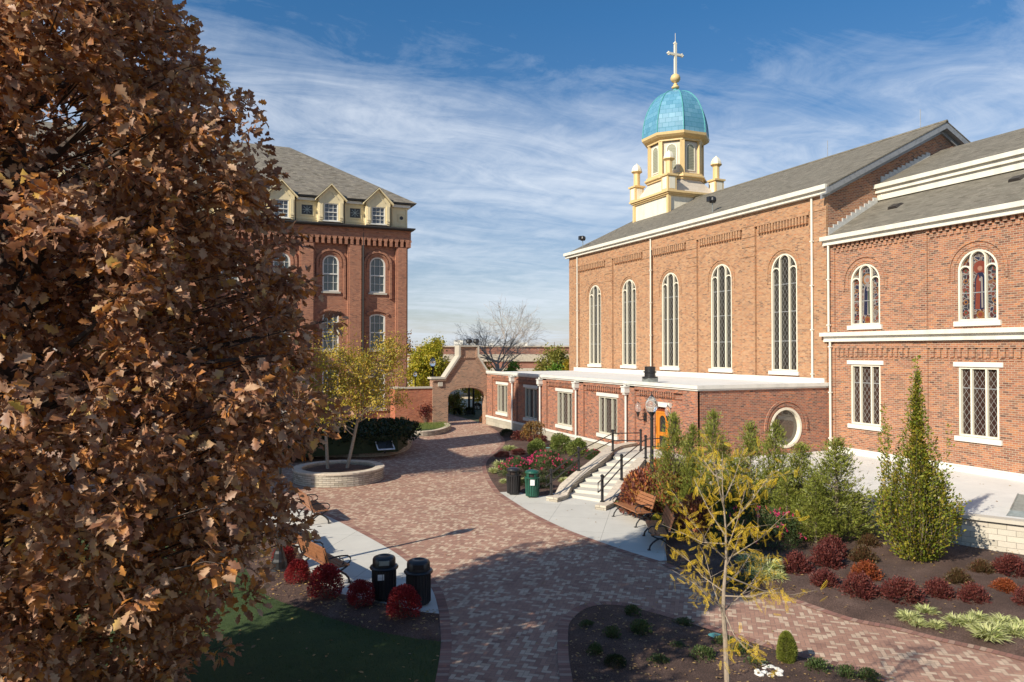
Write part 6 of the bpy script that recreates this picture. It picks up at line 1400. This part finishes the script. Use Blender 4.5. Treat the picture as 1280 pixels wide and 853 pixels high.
# things seen through the archway
for i,x in enumerate((586.3,591.8)):
    p = at(x,517.5); o = thing('iron_post',('black iron post through the archway, left of the pair','black iron post through the archway, right of the pair')[i],'post',(p.x,p.y,0),0,'iron posts beyond the archway'); m = MB(); m.lathe((p.x,p.y,0),[(0,0),(.2,0),(.2,.2),(.11,.3),(.09,3.6),(.16,3.7),(0,3.8)],10); m.build('shaft','black_metal',o)
p0, p1 = at(561,516), at(583,516); o = thing('iron_fence','low black iron railing beyond the archway','railing',(p0.x,p0.y,0)); m = MB()
for k in range(9): q0 = p0.lerp(p1,k/8); m.tube([(q0.x,q0.y,0),(q0.x,q0.y,.9)],.02,5)
for z in (.35,.85): m.tube([(p0.x,p0.y,z),(p1.x,p1.y,z)],.025,5)
m.build('rail','black_metal',o)
for i,(x,y,r,mat,lab) in enumerate(((571,520,5,'dark_hedge_leaf','dark bush behind the arch railing'),(587,521,6,'dark_hedge_leaf','dark bush at the foot of the iron posts'),(597,514,5,'barberry_olive_leaf','brownish bush beyond the archway'),(604,529,5,'hydrangea_leaf','orange leafy bush inside the archway, right side'),(596,500,4,'far_conifer_leaf','round green bush far through the archway'),(606,499,3,'far_conifer_leaf','second round green bush far through the archway'))):
    o = shrub('background_bush',lab,'shrub','bushes beyond the archway',.5,.9,600,.13,mat,'oval',200+i,stems=3); setpx(o,x,y,r,.5,1.0)

# ================================================================== FALLEN LEAVES AND GRASS
rr = np.random.default_rng(99)
def litter(name, n, poly, z, s, seed, mat='litter_leaf'):
    r = np.random.default_rng(seed); xs = [p[0] for p in poly]; ys = [p[1] for p in poly]; P = []
    while len(P) < n:
        x, y = r.uniform(min(xs),max(xs)), r.uniform(min(ys),max(ys))
        if pip((x,y),poly): P.append((x,y,z))
    P = np.array(P); D = r.normal(size=P.shape)*np.array([1,1,.12]); return tag(leafmesh(name,P,D,s*r.uniform(.6,1.3,n),'oval',mat,None,seed,3.0),kind='stuff')
litter('fallen_leaves',1300,[(x,y) for x,y in lawn],.06,.09,1); litter('fallen_leaves',1500,bedR,.17,.07,2); litter('fallen_leaves',1700,isl+[(9.5,4.6),(4.6,4.6)],.14,.06,3); litter('fallen_leaves',240,[(3,12),(11,10),(14,20),(16,46),(8,46),(6,24)],.014,.07,4); litter('fallen_leaves',1100,mul,.10,.07,5); litter('fallen_leaves',40,[(22,12),(27,10),(27.5,24),(21,24)],.862,.08,6)
P = []; r = np.random.default_rng(5)
while len(P) < 42000:
    x, y = r.uniform(-5,5), r.uniform(4,19)
    if pip((x,y),lawn): P.append((x,y,.03))
P = np.array(P); D = r.normal(size=P.shape)*.45; D[:,2] = 1; tag(leafmesh('grass',P,D,r.uniform(.04,.085,len(P)),'blade','grass_blade',None,5,0),kind='stuff')
P = []
while len(P) < 6000:
    x, y = r.uniform(12,17.5), r.uniform(48,52.2)
    if pip((x,y),gb_poly): P.append((x,y,.28))
P = np.array(P); D = r.normal(size=P.shape)*.45; D[:,2] = 1; tag(leafmesh('grass',P,D,r.uniform(.08,.16,len(P)),'blade','shrub_leaf',None,6,0),kind='stuff')
